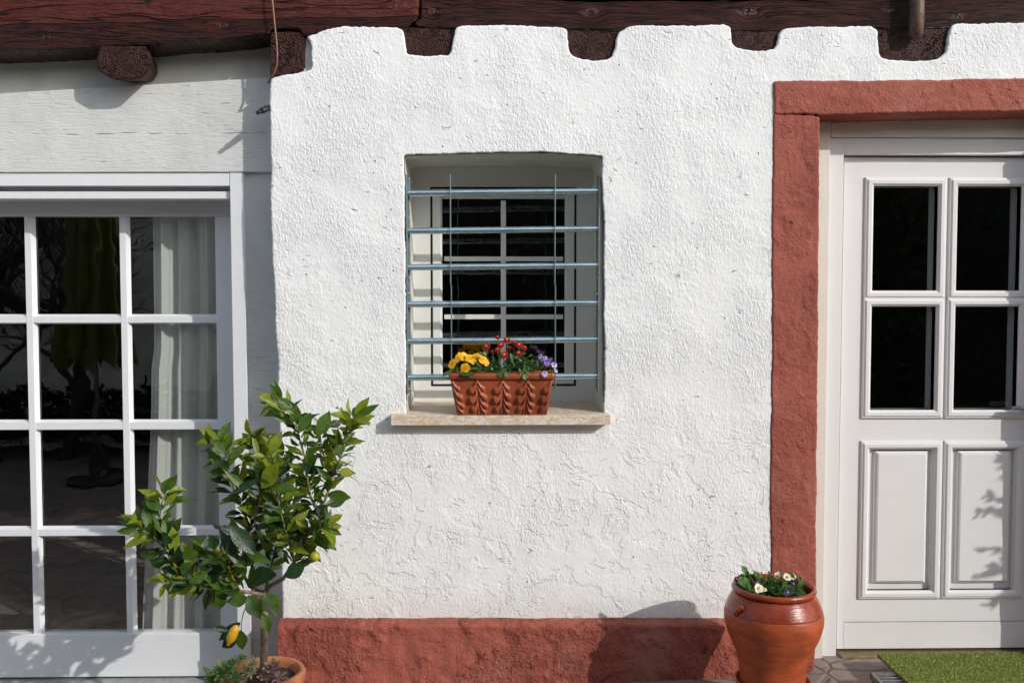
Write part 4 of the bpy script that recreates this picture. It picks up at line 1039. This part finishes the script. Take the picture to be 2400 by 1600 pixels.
# ---- window box
c5 = lambda x, y, Y: U(1020 + x / 7.128, 770 + y / 7.128, Y)
YB0, YB1 = -.052, -.088       # front face: foot and rim
zt_ = c5(1100, 745, YB1).z; zb_ = zf + .0015
xtl, xtr = c5(218, 770, YB1).x, c5(2000, 770, YB1).x
xbl, xbr = c5(372, 1430, YB0).x, c5(1862, 1430, YB0).x
fbox = empty('window_box', ((xtl + xtr) / 2, -.03, zb_), 'terracotta window box with moulded leaf relief on the stone window sill', 'planter')
def relief(u, v):
    """height of the moulded decoration; u in motif periods, v 0 foot .. 1 under the rim"""
    h = 0.0
    f = u - math.floor(u + .5)              # -.5..+.5, motif stem at 0
    a = abs(f)
    def lobe(cx, cy, rx, ry, rot, ht):
        nonlocal h
        dx = a - cx; dy = v - cy; c_, s_ = math.cos(rot), math.sin(rot)
        x = (dx * c_ + dy * s_) / rx; y = (-dx * s_ + dy * c_) / ry; q = 1 - x * x - y * y
        if q > 0: h = max(h, ht * math.sqrt(q))
    # paired stem ridges spreading to the foot
    sx = .015 + .095 * max(0, .62 - v) ** 1.3
    if v < .78:
        q = 1 - ((a - sx) / .022) ** 2
        if q > 0: h = max(h, .0045 * math.sqrt(q))
    # leaf blades curling outwards from the stem
    left = f < 0
    T = ((.25, .66, .105, .0100), (.29, .40, .115, .0120), (.26, .15, .095, .0100)) if left else ((.22, .70, .070, .0055), (.26, .47, .095, .0090), (.30, .23, .065, .0080), (.22, .07, .055, .0070))
    for (a0, v0, r0, ht) in T:
        for q in range(11):
            t = q / 10; ca = a0 * (1 - t) ** 2 + 2 * t * (1 - t) * .10 + t * t * .045; cv = v0 * (1 - t) ** 2 + 2 * t * (1 - t) * (v0 + .05) + t * t * min(.90, v0 + .27)
            r = r0 * (1 - t) ** .8 + .022; d = math.hypot(a - ca, (v - cv) * 1.2) / r
            if d < 1: h = max(h, 1.35 * ht * (1 - .35 * t) * math.sqrt(1 - d * d))
    d = math.hypot(a, (v - .88) * 1.2) / .07
    if d < 1: h = max(h, .009 * math.sqrt(1 - d * d))
    return h
mb = MB(); NU, NV = 230, 60; vs_ = []
for j in range(NV + 1):
    v = j / NV; z = zb_ + (zt_ - .020 - zb_) * v
    k = (z - zb_) / (zt_ - zb_); xl_, xr_ = xbl + (xtl + .004 - xbl) * k ** .8, xbr + (xtr - .004 - xbr) * k ** .8; y = YB0 + (YB1 + .006 - YB0) * k
    for i in range(NU + 1):
        s_ = i / NU; X = xl_ + (xr_ - xl_) * s_
        u = (s_ - .5) * 4.02 + .0 - .02
        e = min(1, min(s_, 1 - s_) * 40)
        vs_.append((X, y - relief(u, v) * e + .004 * (1 - e) ** 2, z + 0))
mb.add(vs_, [(j * (NU + 1) + i, j * (NU + 1) + i + 1, (j + 1) * (NU + 1) + i + 1, (j + 1) * (NU + 1) + i) for j in range(NV) for i in range(NU)], 0, True)
# sides, back, foot
yb = .028; n1 = NV * (NU + 1)
xa1, xb1 = vs_[n1][0], vs_[n1 + NU][0]; yt1 = vs_[n1][1]; z1 = zt_ - .020
mb.add([(xbl, YB0 + .004, zb_), (xbr, YB0 + .004, zb_), (xbr, yb - .01, zb_), (xbl, yb - .01, zb_), (xa1, yt1 + .002, z1), (xb1, yt1 + .002, z1), (xb1, yb, z1), (xa1, yb, z1)],
       [(0, 4, 7, 3), (1, 2, 6, 5), (2, 3, 7, 6), (0, 3, 2, 1)])
body = mb.build('body', M_['potB'], fbox)
# rolled rim
mb = MB(); ro = []
def rr_loop(x0, x1, y0, y1, z, r=.010):
    pts = []
    for (cx, cy, a0) in ((x1 - r, y0 + r, -90), (x1 - r, y1 - r, 0), (x0 + r, y1 - r, 90), (x0 + r, y0 + r, 180)):
        for k in range(5): a = R(a0 + k * 22.5); pts.append((cx + r * math.cos(a), cy + r * math.sin(a), z))
    return pts
L = []
for off, z in ((-.003, zt_ - .0235), (-.0005, zt_ - .0225), (.0, zt_ - .003), (-.002, zt_ - .0005), (-.009, zt_), (-.011, zt_ - .003), (-.013, zt_ - .03)):
    L.append(rr_loop(xtl - off, xtr + off, YB1 - off, yb + .006 + off, z))
m = len(L[0]); vs_ = [p for l in L for p in l]
mb.add(vs_, [(k * m + i, k * m + (i + 1) % m, (k + 1) * m + (i + 1) % m, (k + 1) * m + i) for k in range(len(L) - 1) for i in range(m)], 0, True)
mb.build('rim', M_['potB'], fbox)
mb = MB(); mb.add([(xtl + .01, YB1 + .01, zt_ - .012), (xtr - .01, YB1 + .01, zt_ - .012), (xtr - .01, yb, zt_ - .012), (xtl + .01, yb, zt_ - .012)], [(0, 1, 2, 3)]); mb.build('soil', M_['soil'], fbox)

# yellow primrose
yp = empty('primrose', c5(520, 745, -.04), 'yellow primroses with orange eyes at the left end of the window box', 'flowering plant')
mb = MB()
for (x0, y0, x1, y1, wd, dy) in ((240, 700, 120, 800, 55, -.07), (390, 740, 365, 640, 60, -.08), (420, 745, 650, 790, 100, -.09), (540, 690, 740, 640, 70, -.085), (760, 640, 680, 540, 80, -.07), (400, 780, 655, 735, 95, -.092), (820, 700, 880, 620, 60, -.07),
                             (840, 740, 860, 650, 50, -.08), (300, 720, 230, 690, 60, -.05), (700, 740, 800, 640, 90, -.05), (500, 740, 450, 600, 90, -.03), (640, 740, 700, 600, 90, -.02), (330, 740, 300, 640, 80, -.02)):
    A = c5(x0, y0, dy); B = c5(x1, y1, dy - .01); mb.leaf(A, B - A, Vector((.2, -.6, .9)) + rv(.2), (B - A).length, wd / 7.128 / 600 * 1.1, .08, .12, st=10, wave=.07)
mb.build('leaves', M_['pleaf'], yp)
FM, FP = [M_['yellow'], M_['orange']], yp
for (x, y, r, dy, nx_, nz) in ((480, 470, .0165, -.055, .1, .5), (385, 500, .014, -.06, -.4, .6), (290, 590, .0175, -.075, -.5, .3), (590, 500, .0165, -.075, .1, .4), (690, 455, .014, -.06, .1, .8), (795, 520, .0165, -.07, .4, .3), (505, 650, .0165, -.095, .1, -.1), (640, 540, .012, -.07, .2, .3), (420, 450, .012, -.03, -.1, .8), (745, 450, .012, -.04, .3, .7), (850, 570, .011, -.06, .7, .2), (330, 540, .013, -.05, -.3, .7)):
    mb = MB(); flower5(mb, c5(x, y, dy), Vector((nx_, -.85, nz)) + rv(.25), r * 1.2, 0, 1, eyer=.08, ruffle=.13); flower5(mb, c5(x, y, dy - .0012), Vector((nx_, -.85, nz)), r * .55, 1, 1, eyer=.1, wf=.45); mb.build('flower', FM, FP)
# crimson daisies
dp_ = empty('daisy', c5(1200, 745, -.04), 'crimson double daisies with yellow centres in the middle of the window box', 'flowering plant')
st = MB()
for (x, y, r, nx_, nz, dy) in ((1047, 150, .0078, 0, 1.6, -.03), (1200, 186, .0098, .1, .9, -.04), (860, 297, .0098, -.2, .5, -.05), (1100, 272, .0098, 0, .7, -.05), (1045, 352, .0088, -.2, .7, -.07), (958, 386, .006, -.3, .8, -.04), (1253, 322, .0092, .2, 1.8, -.03), (1152, 436, .0110, 0, .5, -.085), (1400, 272, .0105, .2, .7, -.05), (1322, 236, .0085, 0, 1.3, -.03), (1395, 412, .0098, 0, 1.0, -.075), (1490, 318, .0078, .5, 1.0, -.04)):
    c = c5(x, y, dy); nm = Vector((nx_, -.75, nz)); mb = MB(); daisy(mb, c, nm, r * 1.55, 0, 1); mb.build('flower', [M_['crimson'], M_['disc']], dp_)
    b = c5(x + (1180 - x) * .12 + rnd.uniform(-20, 20), 720, -.03); st.tube([b, b.lerp(c, .6) + rv(.003), c - nm.normalized() * .002], [.0016, .0014, .0012], 6)
st.build('stems', M_['dleaf'], dp_)
mb = MB()
for k in range(175):
    x = rnd.uniform(880, 1640); t = rnd.random(); y = 745 - (745 - (430 + 120 * abs((x - 1250) / 400) ** 2)) * t ** 1.1
    dy = -.085 + .09 * t + rnd.uniform(-.01, .01)
    d = Vector((rnd.uniform(-1, 1), rnd.uniform(-1.0, .1), rnd.uniform(-.15, 1.0)))
    mb.leaf(c5(x, y + 25, dy + .005), d, Vector((0, -.6, .8)) + rv(.5), rnd.uniform(.014, .026), rnd.uniform(.009, .014), .05, rnd.uniform(0, .3), st=6, spoon=.6, wave=.03)
for (x0, y0, x1, y1, wd) in ((1480, 735, 1520, 855, 95), (1110, 730, 1070, 810, 105), (1150, 735, 1215, 790, 100), (1550, 470, 1630, 430, 50), (1500, 440, 1500, 395, 36), (1300, 560, 1260, 400, 50), (820, 430, 720, 400, 60), (860, 450, 800, 390, 60), (1600, 590, 1640, 540, 60)):
    A = c5(x0, y0, -.09); B = c5(x1, y1, -.095); mb.leaf(A, B - A, Vector((.1, -.8, .6)), (B - A).length, wd / 7.128 / 600, .06, .1, st=8, spoon=.5)
mb.build('leaves', M_['dleaf'], dp_)
# violas
vb = empty('viola', c5(1850, 745, -.04), 'lilac and violet violas at the right end of the window box', 'flowering plant')
mb = MB()
for (x, y, r, m1, dy, nx_) in ((1830, 500, .0085, 1, -.06, 0), (1868, 570, .0115, 0, -.075, .1), (1985, 608, .0100, 1, -.07, .4), (1755, 470, .0085, 1, -.05, -.5), (1790, 530, .0075, 0, -.06, -.3), (1832, 755, .0095, 1, -.095, 0), (2012, 700, .0075, 1, -.07, .7), (1925, 515, .008, 2, -.03, .2), (1755, 395, .007, 2, -.02, -.2), (1720, 375, .005, 2, -.02, -.2)):
    cm = c5(x, y, dy); mb = MB()
    flower5(mb, cm, Vector((nx_, -1, .3)) + rv(.2), r * 1.3, m1, 3, eyer=.16, ruffle=.06)
    mb.leaf(cm, Vector((nx_ * .3, -.2, 1)), (0, -1, 0), r, r * 1.2, 0, 0, mi=0 if m1 == 1 else m1, st=5, spoon=.7); mb.build('flower', [M_['violet'], M_['lilac'], M_['purple'], M_['disc']], vb)
mb = MB()
for k in range(90):
    x = rnd.uniform(1600, 1990); y = rnd.uniform(520 if x < 1900 else 640, 745)
    mb.leaf(c5(x, y, rnd.uniform(-.085, -.02)), Vector((rnd.uniform(-1, 1), rnd.uniform(-1, 0), rnd.uniform(-.1, 1))), Vector((0, -.6, .8)), rnd.uniform(.010, .018), .0055, .1, .1, st=5)
mb.build('leaves', M_['dleaf'], vb)

# ---- doormat and drain grate
zm = -.005
mA = U(2056, 1532, .13)
def gp(px, py, z):        # point on horizontal plane z seen at pixel
    d = fwd + rgt * ((px - 1200) / F) + upv * ((800 - py) / F); t = (z - CAM.z) / d.z; return CAM + d * t
a = gp(2056, 1530, .012); bpt = gp(2372, 1524, .012)
mat_o = empty('doormat', (a.x, a.y, 0), 'green artificial grass mat in front of the white front door', 'doormat')
mx0, mx1, my1 = a.x, bpt.x + .02, a.y; my0 = my1 - .5
mb = MB(); mb.box(mx0, mx1, my0, my1, -.003, .010); mb.build('backing', M_['turf'], mat_o)
mb = MB()
for k in range(26000):
    x = rnd.uniform(mx0 - .002, mx1 + .002); y = rnd.uniform(my0 if rnd.random() < .3 else my1 - .28, my1 + .002)
    h_ = rnd.uniform(.003, .008); dx, dy = rnd.uniform(-.006, .006), rnd.uniform(-.006, .006); w_ = .0014; an = rnd.uniform(0, 3.14)
    cx_, sx_ = math.cos(an) * w_, math.sin(an) * w_
    mb.add([(x - cx_, y - sx_, .009), (x + cx_, y + sx_, .009), (x + dx, y + dy, .010 + h_)], [(0, 1, 2)])
tag(mb.build('pile', M_['turf2'], mat_o), kind='stuff')
ga = gp(2040, 1577, 0.0); gb_ = gp(2110, 1577, 0.0)
gr = empty('drain_grate', (ga.x, ga.y, 0), 'slotted metal drain grate let into the paving beside the green mat', 'drain grate')
mb = MB(); xg0, xg1, yg1 = ga.x, ga.x + .40, ga.y; yg0 = yg1 - .26
mb.box(xg0, xg1, yg1 - .01, yg1, -.02, .0035); mb.box(xg0, xg1, yg0, yg0 + .01, -.02, .0035); mb.box(xg0, xg0 + .01, yg0, yg1, -.02, .003); mb.box(xg1 - .01, xg1, yg0, yg1, -.02, .003); mb.build('frame', M_['steel'], gr)
for k in range(9):
    y = yg0 + .024 + k * .0265
    mb = MB(); mb.box(xg0 + .01, xg1 - .01, y, y + .011, -.012, .002); mb.build('slat', M_['steel'], gr)
mb = MB(); mb.box(xg0 + .004, xg1 - .004, yg0 + .004, yg1 - .004, -.03, -.0035); mb.build('pit', M_['black'], gr)

# ================================================================ the garden behind the camera (seen in the glass)
gw = MB()
M_['gwall'] = mat_simple('pale_garden_render', (.84, .80, .74), .9, 0, .01, 6, .3)
gw.box(-9, -1.2, -6.3, -6.05, -.25, 2.35); gwo = gw.build('garden_wall', M_['gwall']); tag(gwo, 'pale rendered garden wall reflected in the garden door panes', 'wall')
def mkhedge(x0, x1, y, h, n, seed, label):
    o = empty('hedge', ((x0 + x1) / 2, y, 0), label, 'hedge'); r2 = random.Random(seed)
    mb = MB(); mb.box(x0, x1, y - .5, y + .1, 0, h - .35); mb.build('stems', mat_simple('dark_hedge_stems', (.02, .025, .012), .9), o)
    mb = MB()
    for k in range(n):
        x = r2.uniform(x0 - .1, x1 + .1); z = r2.uniform(0, h + .25 * noise.noise(Vector((x * 1.5, 0, 0)))); yy = y + .15 + .2 * noise.noise(Vector((x * 1.3, 1, z * 1.3))) + r2.uniform(-.15, .15)
        d = Vector((r2.uniform(-1, 1), r2.uniform(-.2, 1), r2.uniform(-.6, .8))).normalized(); s_ = d.orthogonal().normalized(); L = r2.uniform(.07, .13); p = Vector((x, yy, z))
        mb.add([p, p + d * L * .5 + s_ * L * .3, p + d * L, p + d * L * .5 - s_ * L * .3], [(0, 1, 2, 3)])
    mb.build('foliage', mat_simple('hedge_leaf', (.028, .055, .014), .6, 0, 0, 5, .5), o)
mkhedge(-9, -1.4, -5.5, .5, 6000, 11, 'low dark planting along the foot of the pale garden wall')
mkhedge(.3, 3.8, -4.5, 3.1, 6000, 8, 'added dark bush behind the viewer, shading the paving and darkening the glass reflections')  # bush added to shade the paving and blacken what the glass reflects
mkhedge(-1.2, 13, -8.2, 4.2, 15000, 3, 'tall dark evergreen hedge reflected in the front door panes')
mkhedge(-12, -1.2, -9.4, 4.4, 9000, 4, 'tall dark evergreen hedge standing behind the pale garden wall')
# bare tree in front of the wall
def baretree(x, y, h, seed, label):
    o = empty('bare_tree', (x, y, gz(x)), label, 'tree', 'bare trees in the garden'); r2 = random.Random(seed); tr = MB(); tb = MB()
    def grow(mb_, p, d, L, r, lev):
        pts = [p]; q = p; dd = d
        for k in range(5):
            dd = (dd + Vector((r2.uniform(-.25, .25), r2.uniform(-.25, .25), r2.uniform(-.1, .2)))).normalized(); q = q + dd * L / 5; pts.append(q)
        rr = [r * (1 - .5 * i / 5) for i in range(6)]; mb_.tube(pts, rr, 5 if lev else 8)
        if lev < 4:
            for k in range(5 if lev else 6):
                i = r2.randint(2, 5); grow(tb, pts[i], (dd + Vector((r2.uniform(-1.2, 1.2), r2.uniform(-.8, .8), r2.uniform(-.5, .7)))).normalized(), L * r2.uniform(.5, .72), r * .5, lev + 1)
    grow(tr, Vector((x, y, gz(x))), Vector((0.1, 0, 1)), h, .07, 0)
    tr.build('trunk', M_['bark2'], o); tb.build('crown', M_['bark2'], o)
M_['bark2'] = mat_simple('dark_bark', (.05, .038, .03), .9, 0, .004, 30)
baretree(-4.3, -5.2, 1.9, 5, 'bare dark tree left of the closed parasol, reflected in the garden door')
baretree(-3.1, -5.5, 1.7, 9, 'bare dark tree right of the closed parasol, reflected in the garden door')
baretree(-4.9, -4.9, 2.1, 31, 'bare dark tree with the widest crown, reflected in the top left panes')
baretree(-5.9, -5.0, 2.0, 12, 'bare dark tree farthest left, reflected in the garden door')
# closed parasol: image at px ~200..290
pxp = (225 - 1160) / 2200 * (3.967 + 4.4); px_ = pxp; py_ = .34 - 4.4
pa = empty('parasol', (px_, py_, gz(px_)), 'closed olive green parasol reflected in the middle panes of the garden door', 'parasol')
mb = MB(); mb.tube([(px_, py_, gz(px_)), (px_, py_, 2.7)], .025, 10); mb.build('pole', M_['steel'], pa)
mb = MB(); NS = 96; vs_ = []
for j in range(16):
    t = j / 15; z = 2.62 - t * 1.75; r = .05 + .27 * t ** .75 + .02 * math.sin(t * 6)
    for k in range(NS):
        a_ = 2 * math.pi * k / NS; rr = r * (1 + .17 * math.sin(a_ * 12 + .6 * math.sin(t * 4))); zz = z + (.05 * math.sin(a_ * 8) if j == 15 else 0)
        vs_.append((px_ + rr * math.cos(a_), py_ + rr * math.sin(a_), zz))
mb.add(vs_, [(j * NS + k, j * NS + (k + 1) % NS, (j + 1) * NS + (k + 1) % NS, (j + 1) * NS + k) for j in range(15) for k in range(NS)], 0, True)
mb.build('canopy', mat_simple('olive_canvas', (.085, .09, .010), .8), pa)
mb = MB(); mb.lathe([(0, 0), (.25, 0), (.25, .05), (.05, .08), (.04, .3), (0, .3)], (px_, py_, gz(px_)), 24); mb.build('base', M_['black'], pa)

# leafy shrub right of the front door, outside the photograph; its shadow falls on the door
tgt = U(2400, 1250, YL)
PD = .95
def sp(px, py, dd=0):    # point of the shrub whose shadow falls at that pixel of the door leaf
    t = U(px, py, YL); k = PD + dd; return Vector((t.x + SX * k, t.y - k, t.z + SY * k))
root = Vector((3.72, -.75, 0))
sh = empty('shrub', root, 'leafy shrub whose shadow falls across the lower right door panel', 'shrub')
mb = MB(); lf = MB(); r3 = random.Random(21)
def lv(p, d, L, W): lf.leaf(p, d, Vector((1, -1, .5)) + rv(.3), L, W, .1, .1, st=6)
BRS = [[(2470, 1200), (2400, 1190), (2350, 1178), (2310, 1160)], [(2470, 1190), (2400, 1130), (2360, 1095), (2340, 1075)], [(2480, 1300), (2400, 1290), (2350, 1285), (2300, 1290)], [(2470, 1340), (2400, 1330), (2330, 1330), (2290, 1345)],
       [(2480, 1230), (2400, 1200), (2330, 1195), (2285, 1205)], [(2470, 1400), (2400, 1400), (2350, 1405), (2320, 1420)], [(2480, 1010), (2420, 1020), (2385, 1010)], [(2490, 950), (2440, 960), (2400, 975)], [(2500, 900), (2450, 910), (2420, 930)]]
base_top = root + Vector((0, 0, .35))
for bl in BRS:
    P = [base_top, base_top.lerp(sp(2520, bl[0][1] - 20), .6) + Vector((0, 0, .05))] + [sp(x, y, r3.uniform(-.03, .03)) for x, y in bl]
    mb.tube(P, [.010, .006, .0035, .003, .0022, .0016][:len(P)] + [.002] * max(0, len(P) - 6), 6)
    for i in range(2, len(P)):
        for k in range(7):
            q = P[i - 1].lerp(P[i], r3.random()); d = (P[i] - P[i - 1]).normalized() * .9 + Vector((r3.uniform(-.6, .3), r3.uniform(-.5, .5), r3.uniform(-.8, .7)))
            lv(q, d, r3.uniform(.035, .075), r3.uniform(.009, .016))
for k in range(260):
    th = r3.uniform(0, 6.28); u_ = r3.uniform(.1, 1); p = root + Vector((math.cos(th) * .35 * u_ + .15, math.sin(th) * .35 * u_, r3.uniform(.4, 1.8))); lv(p, Vector((math.cos(th), math.sin(th), r3.uniform(-.3, .9))), r3.uniform(.07, .12), .03)
for k in range(10):
    th = r3.uniform(0, 6.28); mb.tube([base_top, base_top + Vector((math.cos(th) * .15, math.sin(th) * .15, .6)), base_top + Vector((math.cos(th) * .3 + .1, math.sin(th) * .3, 1.3))], [.01, .007, .003], 6)
mb.build('trunk', M_['bark'], sh); lf.build('foliage', M_['leaf'], sh)
spot = empty('plant_pot', root, 'terracotta pot holding the leafy shrub right of the front door', 'plant pot')
mb = MB(); mb.lathe([(0, 0), (.16, 0), (.2, .3), (.22, .3), (.22, .36), (.19, .36), (.18, .32), (0, .32)], root, 40); mb.build('body', M_['potL'], spot)
